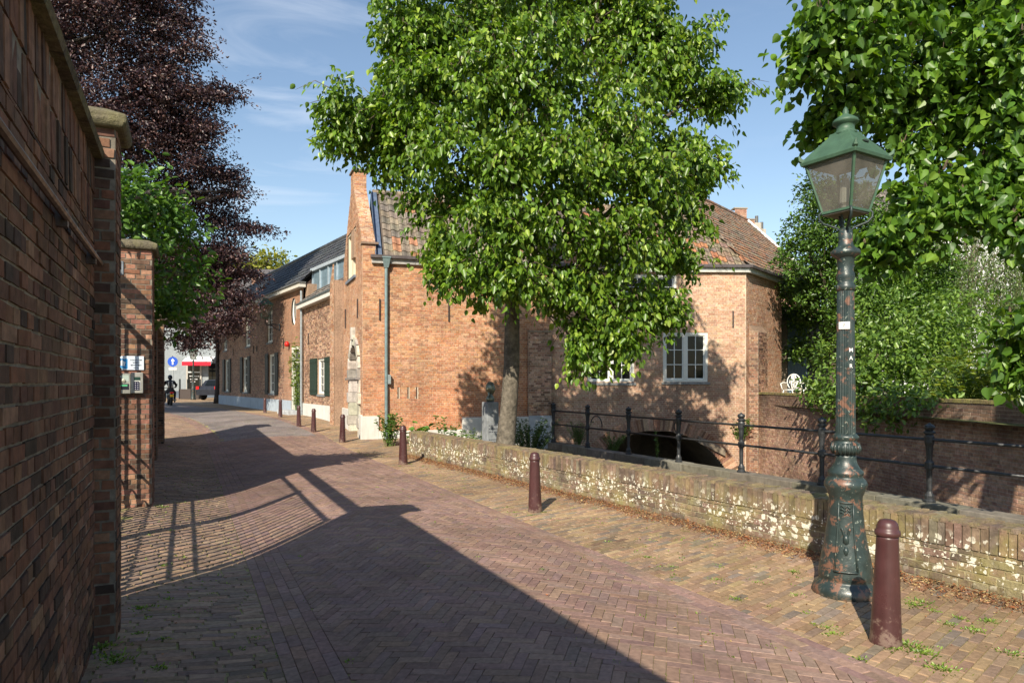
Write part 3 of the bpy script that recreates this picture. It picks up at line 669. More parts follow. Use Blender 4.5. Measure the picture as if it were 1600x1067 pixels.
# sign and intercom on the far pier, facing the camera
PF = Fr((*NS(-1.05, 9.74), 0), (NX, NY), (-UX, -UY))
def pf(px, py): return PF.at(px, py)
t = thing('name_sign', 'small white rectangular sign with a blue picture on the brick gate pier', 'sign', tuple(PF.p(pf(204, 566)[0], pf(204, 566)[1], .01)))
(a0, z1), (a1, z0) = pf(183, 556), pf(225, 578)
mb = MB(); PF.box(mb, a0, a1, z0, z1, .012, .026, (.62, .68, .76)); mb.build('board', M['paint'], t, bevel=.002)
mb = MB(); wz = z1 - z0; PF.box(mb, a0 + .004, a0 + .115, z0 + .012, z1 - .035, .0265, .0275, (.03, .22, .5))
PF.box(mb, a0 + .03, a0 + .085, z0 + .05, z0 + .085, .028, .0285, (.7, .72, .75)); q = [PF.p(a0 + .02, z0 + .085, .0283), PF.p(a0 + .1, z0 + .085, .0283), PF.p(a0 + .055, z0 + .125, .0283)]; mb.add(q, [(0, 1, 2)], (.7, .75, .8))
PF.box(mb, a0 + .004, a0 + .07, z0 + .012, z0 + .03, .028, .0285, (.2, .5, .7)); mb.build('picture', M['paint'], t)
def text(s, F, a, z, o, size, mat, par, name='lettering', al='CENTER'):
    c = bpy.data.curves.new(name, 'FONT'); c.body = s; c.size = size; c.align_x = al; c.align_y = 'CENTER'; c.extrude = .0006; c.offset = size * .012
    c.materials.append(mat); ob = bpy.data.objects.new(name, c); sc.collection.objects.link(ob); ob.parent = par
    Mx = Matrix((F.u, F.v, F.n)).transposed().to_4x4(); Mx.translation = F.p(a, z, o)
    q = par; Q = Matrix.Identity(4)
    while q is not None: Q = ROOTS.get(q.name, Matrix.Identity(4)) @ Q; q = q.parent
    me = bpy.data.meshes.new_from_object(ob); bpy.data.objects.remove(ob); ob = bpy.data.objects.new(name, me); sc.collection.objects.link(ob); ob.parent = par
    ob.matrix_local = Q.inverted() @ Mx; return ob
M['ink'] = plain('ink', (.03, .03, .05), .6); M['white'] = plain('white_paint', (.75, .75, .73), .5)
for i, (s, sz) in enumerate((('COLLECTIEF', .024), ('SAMEN', .024), ('BEWONEN', .024), ('Wonen', .02))): text(s, PF, (a0 + .12 + a1) / 2, z1 - .05 - .032 * i, .0275, sz, M['ink'], t)
t = thing('intercom', 'grey metal intercom and letter box with keypad below the white sign', 'intercom', tuple(PF.p(pf(204, 598)[0], pf(204, 598)[1], .01)))
(a0, z1), (a1, z0) = pf(183, 582), pf(224, 614.5); am = a0 + (a1 - a0) * .53; ic = (.33, .32, .29)
mb = MB(); PF.box(mb, a0, am - .003, z0, z1 - .01, .012, .07, ic); mb.build('letter_box', M['zinc'], t, bevel=.004)
mb = MB(); PF.box(mb, am + .003, a1, z0 + .005, z1, .012, .075, (.36, .35, .32)); mb.build('call_panel', M['zinc'], t, bevel=.004)
mb = MB(); PF.box(mb, a0 + .02, am - .02, z0 + .15, z1 - .03, .071, .073, (.36, .42, .38)); PF.box(mb, a0 + .03, am - .035, z1 - .17, z1 - .15, .074, .075, (.1, .4, .2)); PF.box(mb, a0 + .01, am - .02, z0 + .05, z0 + .12, .0705, .074, (.02, .02, .03)); mb.build('flap', M['paint'], t)
mb = MB(); mb.lathe([(.022, 0), (.022, .006), (.012, .01)], 14, (.4, .38, .3), M=Matrix.Translation(PF.p((a0 + am) / 2, z1 - .1, .073)) @ PF.n.to_track_quat('Z', 'Y').to_matrix().to_4x4()); mb.build('lock', M['zinc'], t)
mb = MB(); PF.box(mb, am + .035, a1 - .03, z1 - .095, z1 - .055, .076, .078, (.02, .05, .04)); PF.box(mb, am + .035, a1 - .03, z1 - .12, z1 - .1, .076, .078, (.6, .6, .55)); mb.build('display', M['paint'], t)
mb = MB(); PF.box(mb, am + .035, a1 - .04, z0 + .04, z0 + .15, .0755, .079, (.015, .015, .04))
for i in range(3):
    for k in range(4): PF.box(mb, am + .046 + i * .026, am + .058 + i * .026, z0 + .05 + k * .025, z0 + .06 + k * .025, .079, .081, (.4, .4, .45))
mb.build('keypad', M['paint'], t)
# the wall further on, with its pilasters
wall2 = thing('garden_wall', 'lower brick garden wall with pilasters running on beyond the gate', 'wall', (*NS(-.75, 15), .1))
mb = MB(); WB = Fr(NS(-.68, 0), (UX, UY), (NX, NY))
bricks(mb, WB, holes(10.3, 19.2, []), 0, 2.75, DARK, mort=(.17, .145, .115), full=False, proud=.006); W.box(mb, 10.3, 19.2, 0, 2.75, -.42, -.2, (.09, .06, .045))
for a in (12.4, 15.4):
    bricks(mb, Fr(NS(-.68, a), (NX, NY), (-UX, -UY)), holes(0, .15, []), 0, 2.75, DARK, mort=(.2, .17, .13), full=False)
    bricks(mb, Fr(NS(-.53, a), (UX, UY), (NX, NY)), holes(0, .5, []), 0, 2.75, DARK, mort=(.2, .17, .13), full=False)
mb.build('brickwork', M['brick_old'], wall2)
mb = MB(); W.box(mb, 10.3, 19.2, 2.75, 2.85, -.5, -.02, (.16, .13, .08)); mb.build('coping', M['concrete'], wall2)
pier('end_pier', 'brick pier with a pale cap at the far end of the garden wall', 19.2, 19.8, -1.1, -.5, 3.25, z0=.1)

# ================================================================== LOW MOSSY WALL BY THE CANAL
LF = Fr(LW0, LWd, LWn)
lw = thing('low_brick_wall', 'low mossy brick wall spotted with white lichen along the pavement', 'low wall', tuple(LF.p(6, 0, -.13)))
LOWP = [(0.207, 0.143, 0.097), (0.174, 0.124, 0.089), (0.240, 0.172, 0.120), (0.140, 0.103, 0.079), (0.223, 0.147, 0.107), (0.199, 0.164, 0.116)]
LM = (.3, .26, .17)
mb = MB(); bricks(mb, LF, holes(0, 13.5, []), -.03, .32, LOWP, mort=LM, ch=.062, j=.012, proud=.006, jit=.004)
soldiers(mb, LF, 0, 13.5, .32, .52, LOWP, w=.062, mort=LM, j=.011, proud=.014)
F_ = Fr(LF.p(0, 0, -.27), -LWn, -LWd); bricks(mb, Fr(LF.p(0, 0, -.27), LWn, -LWd), holes(0, .27, []), -.03, .5, LOWP, mort=LM)
bricks(mb, Fr(LF.p(0, 0, -.27), LWd, -LWn), holes(0, 13.5, []), -.35, .5, LOWP, mort=LM, full=False)
LF.box(mb, .002, 13.5, -.35, .512, -.268, -.004, (.25, .2, .14)); mb.build('wall_face', M['brick_lichen'], lw)
mb = MB(); x = 0
while x < 13.5:
    for o0, o1 in ((-.275, -.14), (-.13, .012)):
        zt = .533 + R.uniform(-.004, .008); e = .006
        q = [LF.p(a, z, o) for a, o, z in ((x + .006, o0, .5), (x + .064, o0, .5), (x + .064, o1, .5), (x + .006, o1, .5), (x + .01, o0 + e, zt), (x + .06, o0 + e, zt + R.uniform(-.003, .003)), (x + .06, o1 - e, zt - .006), (x + .01, o1 - e, zt - .004))]
        mb.add(q, [(4, 5, 6, 7), (0, 1, 5, 4), (1, 2, 6, 5), (2, 3, 7, 6), (3, 0, 4, 7)], pick(LOWP))
    x += .07
LF.box(mb, .002, 13.5, .5, .518, -.266, -.0, (.26, .22, .12)); mb.build('brick_coping', M['moss_top'], lw)
# stone quay edge + near quay wall
RF = Fr(RA0, RAd, RAn)
qe = thing('quay_edge', 'worn grey stone ledge carrying the black railing along the canal', 'ledge', tuple(RF.p(5, -.15, 0)))
mb = MB(); x = -.75
while x < 17: L_0 = R.uniform(1.1, 1.6); RF.box(mb, x + .004, x + L_0 - .004, -.35, -.12 + R.uniform(-.006, .006), -.2, .16, pick([(.19, .17, .135), (.17, .15, .12), (.21, .19, .15)])); x += L_0
mb.build('coping_stones', M['stone'], qe, bevel=.012)
mb = MB(); RF.box(mb, -.75, 17, -3.4, -.35, -.18, .2, (.2, .12, .09)); mb.build('quay_face', M['brick_quay'], qe)

# ================================================================== RAILING
rl = thing('railing', 'black cast iron railing with ball topped posts and two rails along the canal', 'railing', tuple(RF.p(5, -.12, 0)))
IC = (.028, .03, .033); sp = 1.82
def post_mesh(mb, q, z0=-.12):
    pr = [(.062, 0), (.062, .03), (.048, .05), (.05, .1), (.036, .13), (.028, .16), (.03, .45), (.034, .47), (.048, .49), (.048, .57), (.034, .59), (.03, .62), (.038, .8), (.05, .86), (.052, .94), (.04, .97), (.06, .99), (.06, 1.01), (.035, 1.03), (.05, 1.05), (.058, 1.075), (.048, 1.105), (.02, 1.12), (.008, 1.14)]
    mb.lathe([(r_ * 1.3, z_) for r_, z_ in pr], 12, IC, (q.x, q.y, z0))
np_ = 0
for i in range(9):
    q = RF.p(i * sp, 0, 0); mb = MB(); post_mesh(mb, q); mb.build('post', M['iron'], rl, smooth=False)
for z, nm in ((.78, 'top_rail'), (.4, 'lower_rail')):
    mb = MB(); mb.tube([RF.p(-.35 if z < .5 else 0, z, 0), RF.p(8 * sp + .5, z, 0)], .022, 8, IC); mb.build(nm, M['iron'], rl, smooth=True)
mb = MB(); mb.lathe([(.01, -.04), (.04, -.02), (.045, .01), (.03, .04), (.008, .05)], 10, IC, tuple(RF.p(-.37, .4, 0))); mb.build('end_knob', M['iron'], rl, smooth=True)
for i, (s, k) in enumerate(((1.55, 1), (4.6, -1))):
    mb = MB(); pts = []
    for a in np.linspace(0, 1, 26):
        th_ = a * 5.2; r_ = .22 * (1 - a * .6); pts.append(RF.p(i * 0 + sp * (1 if k > 0 else 3) + k * (.08 + r_ * (1 - math.cos(th_)) * .8 + a * .1), .42 + .34 * a * 0 + r_ * math.sin(th_) + .12, -.05 - .25 * a))
    mb.tube(pts, .014, 6, IC); mb.build('scroll_brace', M['iron'], rl, smooth=True)

# ================================================================== BOLLARDS
BZ = {}
def G(px, py, z=0.0):
    d = (CH - z) * FP / (py - HY); return ((px - 800) / FP * d, d)
b0 = thing('bollard', 'x', 'bollard', (0, 0, 0), group='maroon bollards along the pavement')
mb = MB(); mb.lathe([(.092, -.03), (.092, .01), (.087, .05), (.074, .35), (.062, .64), (.062, .655)], 28, (.065, .025, .025)); mb.build('shaft', M['bollard'], b0, smooth=True, world=False)
mb = MB(); mb.lathe([(.062, .655), (.071, .66), (.073, .675), (.07, .69), (.063, .695), (.062, .71), (.056, .735), (.045, .75), (.025, .757), (.003, .758)], 28, (.07, .027, .027)); mb.build('cap', M['bollard'], b0, smooth=True, world=False)
BL_ = [(1384, 1003, 1.0, 'large maroon bollard standing beside the green street lamp'),
       (836, 799, .97, 'maroon bollard standing alone halfway along the lichen spotted low wall'),
       (630, 725, 1.0, 'maroon bollard at the far end of the low wall, casting a bent shadow'),
       (535, 691, .96, 'scuffed maroon bollard in front of the stone door surround'),
       (490, 672, .9, 'maroon bollard in front of the window with green shutters'),
       (467, 664, .86, 'maroon bollard near the foot of the long downpipe'),
       (438, 652, .85, 'pale topped maroon bollard before the ivy framed door'),
       (414, 645, .8, 'farthest maroon bollard, beside the blue grey plinth')]
for i, (px, py, k, lb_) in enumerate(BL_):
    z = 0
    for _ in range(6): x, y = G(px, py, z); z = gz(x, y)
    o = b0 if i == 0 else copy_tree(b0)
    o.location = (x, y, z); o.rotation_euler = (R.uniform(-.015, .015), R.uniform(-.015, .015), R.uniform(0, 6)); o.scale = (k, k, k); o['label'] = lb_

# ================================================================== STREET LAMP
LX, LY = 2.54, 5.2
lp = thing('street_lamp', 'tall green cast iron street lamp with peeling paint and a square glass lantern', 'street lamp', (LX, LY, 0))
LG = (.024, .038, .036); LGH = (.05, .1, .06)
mb = MB(); mb.lathe([(.236, -.03), (.236, .035), (.222, .07), (.19, .1), (.18, .115), (.19, .13), (.19, .16), (.184, .2), (.172, .28), (.15, .38), (.136, .48), (.122, .6), (.116, .7), (.118, .74), (.128, .76), (.132, .78), (.15, .81), (.152, .835), (.14, .86), (.125, .875), (.118, .89), (.127, .905), (.124, .925), (.1, .95), (.082, .985), (.074, 1.03), (.074, 1.05)], 40, LG, (LX, LY, 0)); mb.build('base', M['lamp'], lp, smooth=True)
mb = MB(); mb.lathe([(.074, 1.05), (.088, 1.06), (.098, 1.085), (.098, 1.11), (.088, 1.14), (.078, 1.15), (.08, 1.16), (.093, 1.175), (.093, 1.19), (.074, 1.21)], 40, LG, (LX, LY, 0)); 
for k in range(20):
    a = k * math.pi / 10; mb.tube([(LX + r_ * math.cos(a), LY + r_ * math.sin(a), z_) for r_, z_ in ((.088, 1.06), (.103, 1.098), (.09, 1.14))], .009, 5, LG)
mb.build('collar', M['lamp'], lp, smooth=True)
mb = MB(); mb.lathe([(.069, 1.2), (.067, 1.35), (.058, 2.3)], 48, LG, (LX, LY, 0), flute=.035); mb.build('shaft', M['lamp'], lp, smooth=False)
mb = MB(); mb.lathe([(.058, 2.29), (.067, 2.3), (.069, 2.33), (.06, 2.345), (.055, 2.36), (.066, 2.39), (.064, 2.42), (.055, 2.45), (.062, 2.53), (.075, 2.55), (.1, 2.565), (.105, 2.58), (.1, 2.6), (.07, 2.62), (.055, 2.64), (.05, 2.68), (.05, 2.74), (.035, 2.77)], 32, LG, (LX, LY, 0)); mb.build('capital', M['lamp'], lp, smooth=True)
# panel with ornament on the base, facing the street
th0 = math.atan2(-LY, -LX) + .02
def lpt(th_, r_, z_): return Vector((LX + r_ * math.cos(th_), LY + r_ * math.sin(th_), z_))
mb = MB()
for dth in (-.42, .42):
    mb.tube([lpt(th0 + dth, .198 - .005, .2), lpt(th0 + dth, .152, .38), lpt(th0 + dth, .126, .58), lpt(th0 + dth, .12, .7)], .007, 6, LG)
mb.tube([lpt(th0 + a, .119, .7) for a in np.linspace(-.42, .42, 7)], .007, 6, LG); mb.tube([lpt(th0 + a, .196, .2) for a in np.linspace(-.42, .42, 7)], .007, 6, LG)
for zz in (.62, .645, .67): mb.tube([lpt(th0 + a, .123 + .004 * math.cos(a * 30), zz + .01 * math.sin(a * 22)) for a in np.linspace(-.28, .28, 12)], .005, 5, LG)
for sgn in (-1, 1): mb.tube([lpt(th0 + sgn * a, .137, .47 - .045 * math.cos(a * 14)) for a in np.linspace(0, .22, 6)], .009, 6, LG)
mb.lathe([(.002, -.045), (.022, -.02), (.022, .015), (.012, .035), (.002, .04)], 8, LG, tuple(lpt(th0, .142, .43))); mb.lathe([(.002, -.04), (.016, -.035), (.02, .0), (.01, .03), (.002, .03)], 8, LG, tuple(lpt(th0, .15, .35)))
mb.build('ornament_panel', M['lamp'], lp, smooth=True)
# brackets + lantern, turned with the street
LR = Matrix.Translation((LX, LY, 0)) @ Matrix.Rotation(math.atan2(.51, .86), 4, 'Z')
mb = MB()
for k in range(4):
    a = math.pi / 4 + k * math.pi / 2; c_, s_ = math.cos(a), math.sin(a)
    mb.tube([LR @ Vector((r_ * c_, r_ * s_, z_)) for r_, z_ in ((.03, 2.74), (.055, 2.77), (.1, 2.79), (.155, 2.81), (.185, 2.845), (.188, 2.88), (.165, 2.905), (.14, 2.9))], [.009] * 7 + [.006], 6, LG)
    mb.tube([LR @ Vector((r_ * math.cos(a + .78), r_ * math.sin(a + .78), z_)) for r_, z_ in ((.02, 2.74), (.035, 2.82), (.05, 2.87), (.09, 2.915))], .008, 6, LG)
mb.build('bracket_arms', M['lamp_head'], lp, smooth=True)
h0, h1, zb, zt = .115, .2, 2.89, 3.27
mb = MB(); fr_ = .012
cb = [(-h0, -h0), (h0, -h0), (h0, h0), (-h0, h0)]; ct = [(-h1, -h1), (h1, -h1), (h1, h1), (-h1, h1)]
for k in range(4):
    a, b = cb[k], ct[k]; a2, b2 = cb[(k + 1) % 4], ct[(k + 1) % 4]
    mb.tube([LR @ Vector((*a, zb)), LR @ Vector((*b, zt))], fr_, 4, LGH); mb.tube([LR @ Vector((*a, zb)), LR @ Vector((*a2, zb))], .013, 4, LGH); mb.tube([LR @ Vector((*b, zt)), LR @ Vector((*b2, zt))], .015, 4, LGH)
mb.build('lantern_frame', M['lamp_head'], lp)
m, N_, L_, b_ = nodes('dirty_lamp_glass'); b_.inputs['Base Color'].default_value = (.75, .72, .66, 1); b_.inputs['Roughness'].default_value = .22
tb = N_.new('ShaderNodeBsdfTransparent'); mxs = N_.new('ShaderNodeMixShader'); nn_ = N_.new('ShaderNodeTexNoise'); nn_.inputs['Scale'].default_value = 5; nn_.inputs['Detail'].default_value = 8
mr = N_.new('ShaderNodeMapRange'); mr.inputs[1].default_value = .35; mr.inputs[2].default_value = .7; mr.inputs[3].default_value = .2; mr.inputs[4].default_value = .42
tcc = N_.new('ShaderNodeTexCoord'); L_.new(tcc.outputs['Object'], nn_.inputs['Vector']); L_.new(nn_.outputs[0], mr.inputs[0]); L_.new(mr.outputs[0], mxs.inputs[0]); L_.new(tb.outputs[0], mxs.inputs[1]); L_.new(b_.outputs[0], mxs.inputs[2]); L_.new(mxs.outputs[0], N_['Material Output'].inputs[0])
tb.inputs[0].default_value = (.62, .64, .62, 1); b_.inputs['Base Color'].default_value = (.3, .27, .23, 1)
M['lampglass'] = m
for k in range(4):
    mb = MB(); a, b = cb[k], ct[k]; a2, b2 = cb[(k + 1) % 4], ct[(k + 1) % 4]; mb.add([LR @ Vector((*a, zb)), LR @ Vector((*a2, zb)), LR @ Vector((*b2, zt)), LR @ Vector((*b, zt))], [(0, 1, 2, 3)]); mb.build('glass_pane', m, lp)
mb = MB(); mb.box(-h0, h0, -h0, h0, zb - .02, zb - .005, (.12, .1, .07), LR); mb.lathe([(.03, 0), (.03, .05), (.045, .07), (.04, .2), (.02, .26)], 12, (.45, .42, .36), (LX, LY, zb)); mb.build('burner', M['lamp_head'], lp)
mb = MB(); q = []
for z_, k_ in ((3.26, .225), (3.285, .232), (3.295, .225), (3.36, .175), (3.47, .085), (3.49, .08)): q += [LR @ Vector((x_ * k_, y_ * k_, z_)) for x_, y_ in ((-1, -1), (1, -1), (1, 1), (-1, 1))]
mb.add(q, [(i * 4 + j, i * 4 + (j + 1) % 4, (i + 1) * 4 + (j + 1) % 4, (i + 1) * 4 + j) for i in range(5) for j in range(4)] + [(0, 3, 2, 1), (20, 21, 22, 23)], LGH)
for x_, y_ in ((-1, -1), (1, -1), (1, 1), (-1, 1)):
    mb.tube([LR @ Vector((x_ * k_, y_ * k_, z_)) for k_, z_ in ((.205, 3.29), (.228, 3.31), (.236, 3.345))], [.022, .02, .006], 5, LGH)
LR2 = LR
mb.box(-.03, .03, -.17, -.15, 3.38, 3.395, (.02, .03, .02), LR); mb.build('lantern_roof', M['lamp_head'], lp, bevel=.003)
mb = MB(); mb.lathe([(.085, 3.475), (.085, 3.495), (.064, 3.51), (.064, 3.54), (.072, 3.555), (.09, 3.565), (.094, 3.578), (.088, 3.59), (.055, 3.615), (.03, 3.628), (.02, 3.64), (.023, 3.655), (.014, 3.68), (.002, 3.695)], 24, LGH, (LX, LY, 0)); mb.build('vent_cap', M['lamp_head'], lp, smooth=True)
# sticker and scribble on the shaft
th1 = math.atan2(-LY, -LX)
mb = MB(); qs = [lpt(th1 + a, .0685, z_) for z_ in (2.0, 2.055) for a in np.linspace(-.75, .45, 6)]; mb.add(qs, [(i, i + 1, i + 7, i + 6) for i in range(5)], (.75, .74, .7)); stk = mb.build('sticker', M['paint'], lp)
SF = Fr(lpt(th1 - .15, .0695, 0), (-math.sin(th1 - .15) * -1 * -1, math.cos(th1 - .15) * 1, 0), (math.cos(th1 - .15), math.sin(th1 - .15), 0))
SF = Fr(SF.O, SF.n.cross(Vector((0, 0, 1))) * -1, SF.n); text('?', SF, 0, 2.027, .0015, .035, M['ink'], lp)
th2 = th1 + .55; SF = Fr(lpt(th2, .0695, 0), Vector((math.cos(th2), math.sin(th2), 0)).cross(Vector((0, 0, 1))) * -1, (math.cos(th2), math.sin(th2), 0))
for i, ch_ in enumerate('MAR'): text(ch_, SF, 0, 1.84 - i * .06, .001, .042, M['white'], lp, name='graffiti')

# ================================================================== GABLE HOUSE (sunlit brick, stepped plinth)
A = Vector((-4.0, 18.3, 0)); u1 = Vector((.961, .276, 0)).normalized(); n1 = Vector((.276, -.961, 0)).normalized()
u2 = Vector((-.376, .926, 0)).normalized(); n2 = Vector((-.926, -.376, 0)).normalized()
F1 = Fr(A, u1, n1); F2 = Fr(A, u2, n2); GW = 3.46; EZ = 4.88; AP = 7.2
gh = thing('gable_house', 'narrow brick house end with steep parapet gable, pantile roof and stone doorway', 'house', (A.x, A.y, 0))
S1 = F1.at(860)
slits = [(F1.at(x, 605), F1.at(x, 623)) for x in (622.5, 638, 651.5)]
def low_red(c, s, z):   # redder brick towards the bottom of the wall, with soft patches
    q = noise.noise(Vector((s * .6, z * .8, 2))); return mixc(c, (.44, .15, .07), max(0, min(.5, .35 * sm(3.2, .6, z) + .3 * q)))
mb = MB()
bricks(mb, F1, holes(0, S1, [(a[0] - .025, a[0] + .025, b[1], a[1]) for a, b in slits]), -.35, EZ, ORANGE, mort=(.5, .39, .28), shade=low_red, proud=.005)
bricks(mb, F1, holes(0, .34, []), EZ, 5.3, ORANGE, mort=(.5, .39, .28), proud=.005)
F1.box(mb, .003, S1, -.35, EZ - .1, -.4, -.02, (.1, .06, .05))
# shallow pilaster at the right end
s_, zt_ = F1.at(824, 519); bricks(mb, Fr(F1.p(s_, 0, .1), u1, n1), holes(0, S1 - s_, []), -.35, zt_, BROWN + TAN, mort=(.42, .35, .27)); bricks(mb, Fr(F1.p(s_, 0, 0), n1, -u1), holes(0, .1, []), -.35, zt_, BROWN, mort=(.4, .33, .25), full=False)
F1.box(mb, s_, S1, zt_, zt_ + .05, 0, .12, (.3, .22, .15)); bricks(mb, Fr(F1.p(S1, 0, 0), n1, u1), holes(0, .1, []), -.35, zt_, BROWN, full=False)
# gable front
wa, wzt = F2.at(556, 352); wb, wzb = F2.at(543, 441)
da, _ = F2.at(563, 600); db, _ = F2.at(547, 600); dc = (da + db) / 2; dhw = (db - da) / 2
_, dtop = F2.at(555, 528); spring = dtop - dhw
def gspan(z):
    if z <= 5.25: return 0, GW
    t = (z - 5.25) / (AP - 5.25)
    if z < AP: return min(GW / 2 - .26, t * (GW / 2 - .26)), max(GW / 2 + .26, GW - t * (GW / 2 - .26))
    return GW / 2 - .26, GW / 2 + .26
def darch(z):
    if z < spring: return da - 0, db + 0
    if z < dtop: h = math.sqrt(max(0, dhw ** 2 - (z - spring) ** 2)); return dc - h, dc + h
def fsp(z):
    a, b = gspan(z); return holes(a, b, [(wa, wb, wzb, wzt - .0), darch])(z)
bricks(mb, F2, fsp, -.1, 7.68, ORANGE + TAN, mort=(.5, .4, .3), proud=.005, shade=lambda c, s, z: mixc(c, (.5, .3, .19), .25))
# chimney head sides, back, sloping parapet tops of brick on edge
uin = -n2
for s0_, uu, nn_ in ((GW / 2 - .26, uin, -u2), (GW / 2 + .26, uin, u2)): bricks(mb, Fr(F2.p(s0_, 0, 0), uu, nn_), holes(0, .36, []), AP - .05, 7.68, ORANGE, mort=(.5, .4, .3))
F2.box(mb, GW / 2 - .257, GW / 2 + .257, 5.2, 7.67, -.357, -.003, (.3, .2, .14))
Lh = math.hypot(GW / 2 - .26, AP - 5.25); v_ = (u2 * (GW / 2 - .26) + Vector((0, 0, AP - 5.25))); bricks(mb, Fr(F2.p(0, 5.25, 0), uin, (-u2 + Vector((0, 0, .9))).normalized(), v_), holes(0, .36, []), 0, Lh, ORANGE + TAN, mort=(.55, .45, .34))
v_ = (-u2 * (GW / 2 - .26) + Vector((0, 0, AP - 5.25))); bricks(mb, Fr(F2.p(GW, 5.25, 0), uin, (u2 + Vector((0, 0, .9))).normalized(), v_), holes(0, .36, []), 0, Lh, ORANGE + TAN, mort=(.55, .45, .34))
q = [F2.p(a, z, o) for o in (-.36, -.02) for a, z in ((.01, -.1), (GW - .01, -.1), (GW - .01, 5.24), (GW / 2 + .25, AP), (GW / 2 - .25, AP), (.01, 5.24))]
mb.add(q, [(0, 1, 2, 3, 4, 5)] + [(i, (i + 1) % 6, 6 + (i + 1) % 6, 6 + i) for i in range(1, 6)], (.32, .2, .13))
mb.build('wall', M['brick'], gh)
mb = MB(); F2.box(mb, GW / 2 - .31, GW / 2 + .31, 7.68, 7.74, -.42, .05, (.2, .15, .11)); mb.build('chimney_cap', M['stone'], gh, bevel=.01)
mb = MB(); F1.box(mb, -.04, .42, 5.3, 5.36, -.5, .06, (.22, .15, .11)); mb.build('kneeler', M['stone'], gh, bevel=.008)
# roof of pantiles
TP = [(0.187, 0.152, 0.120), (0.164, 0.136, 0.116), (0.211, 0.173, 0.137), (0.148, 0.124, 0.107), (0.234, 0.185, 0.137), (0.187, 0.144, 0.120), (0.180, 0.152, 0.129), (0.344, 0.169, 0.095)]
RD = GW / 2; eo = .12
vs_ = (-n1 * (RD + eo) + Vector((0, 0, AP - .1 - EZ))); Hs = vs_.length
FT = Fr(F1.p(.34, EZ + .06, eo), u1, None, vs_); FT.n = FT.u.cross(FT.v).normalized(); FT.n = FT.n if FT.n.z > 0 else -FT.n
mb = MB(); tiles(mb, FT, holes(.12, 5.6, []), Hs, .235, .29, TP); mb.add([FT.p(0, 0, -.03), FT.p(6.2, 0, -.03), FT.p(6.2, Hs, -.03), FT.p(0, Hs, -.03)], [(0, 1, 2, 3)], (.1, .08, .07))
FB_ = Fr(F1.p(.34, EZ + .06, -2 * RD - eo), u1, None, n1 * (RD + eo) + Vector((0, 0, AP - .1 - EZ))); mb.add([FB_.p(0, 0, 0), FB_.p(6.2, 0, 0), FB_.p(6.2, Hs, 0), FB_.p(0, Hs, 0)], [(0, 1, 2, 3)], (.15, .12, .1))
mb.build('roof', M['tile'], gh)
mb = MB(); x = .05
while x < 6: mb.tube([FT.p(x, Hs + .02, .0), FT.p(x + .36, Hs + .02, .015)], .085, 10, pick(TP[:6])); x += .34
mb.build('ridge_tiles', M['tile'], gh)
mb = MB(); mb.add([FT.p(-.02, 0, .05), FT.p(.16, 0, .055), FT.p(.16, Hs - .02, .055), FT.p(-.02, Hs - .02, .05)], [(0, 1, 2, 3)], (.13, .17, .25)); mb.add([FT.p(-.005, 0, .05), FT.p(-.005, Hs, .05), FT.p(-.005, Hs, .19), FT.p(-.005, 0, .19)], [(0, 1, 2, 3)], (.13, .17, .25)); mb.build('lead_flashing', M['zinc'], gh)
def gutter(par, pts, z, zc=(.42, .4, .38), dk=(.12, .1, .1)):
    mb = MB()
    for i in range(len(pts) - 1):
        a, b = Vector(pts[i]), Vector(pts[i + 1]); u = (b - a).normalized(); n = Vector((u.y, -u.x, 0)); f = Fr(a, u, n); L = (b - a).length
        f.box(mb, -.03, L + .03, z - .19, z - .06, .0, .1, zc); f.box(mb, -.06, L + .06, z - .06, z + .03, .0, .19, dk)
        f.box(mb, -.04, L + .04, z - .085, z - .065, .0, .13, mul(zc, 1.2))
    return mb.build('gutter', M['zinc'], par, bevel=.008)
gutter(gh, [F1.p(.26, 0, 0), F1.p(S1 + .1, 0, 0)], EZ + .1)
ps_ = F1.at(603); pz_ = F1.at(603, 402)[1]; downpipe(gh, F1, ps_, -.1, pz_ - .3, col=(.2, .27, .28))
mb = MB(); F1.box(mb, ps_ + .04, ps_ + .12, 1.55, 1.8, .02, .16, (.3, .33, .33)); mb.build('junction_box', M['zinc'], gh, bevel=.006)
ANC[0] = gh; mb = MB()
for x, y0, y1 in ((593, 467, 500), (701, 470, 502)): s_, z_ = F1.at(x, y0); anchor(F1, mb, s_, F1.at(x, y1)[1], z_)
for x, y0, y1 in ((560, 467, 497), (541, 483, 513)): s_, z_ = F2.at(x, y0); anchor(F2, mb, s_, F2.at(x, y1)[1], z_)

mb = MB()
for a, b in slits:
    mb = MB(); F1.box(mb, a[0] - .024, a[0] + .024, b[1], a[1], -.1, -.06, (.02, .02, .02)); F1.box(mb, a[0] + .012, a[0] + .03, b[1], a[1], -.03, .012, (.6, .52, .4)); mb.build('air_slit', M['plaster'], gh)

pl = (.56, .54, .5)
mb = MB(); F1.box(mb, -.055, .42, -.15, F1.at(588, 650)[1], 0, .055, pl); F1.box(mb, .42, 2.7, -.4, F1.at(600, 673)[1], 0, .055, pl); F1.box(mb, 2.7, S1 + .03, -.4, .62, 0, .15 if False else .105, pl)
F1.box(mb, F1.at(824), S1 + .03, -.4, .64, .105, .16, (.4, .42, .44))
F2.box(mb, 0, da - .02, -.15, .72, 0, .055, pl); mb.build('plinth', M['plaster'], gh, bevel=.01); mb = MB(); F2.box(mb, db + .02, GW, -.1, .8, 0, .055, pl); mb.build('plinth', M['plaster'], gh, bevel=.01)
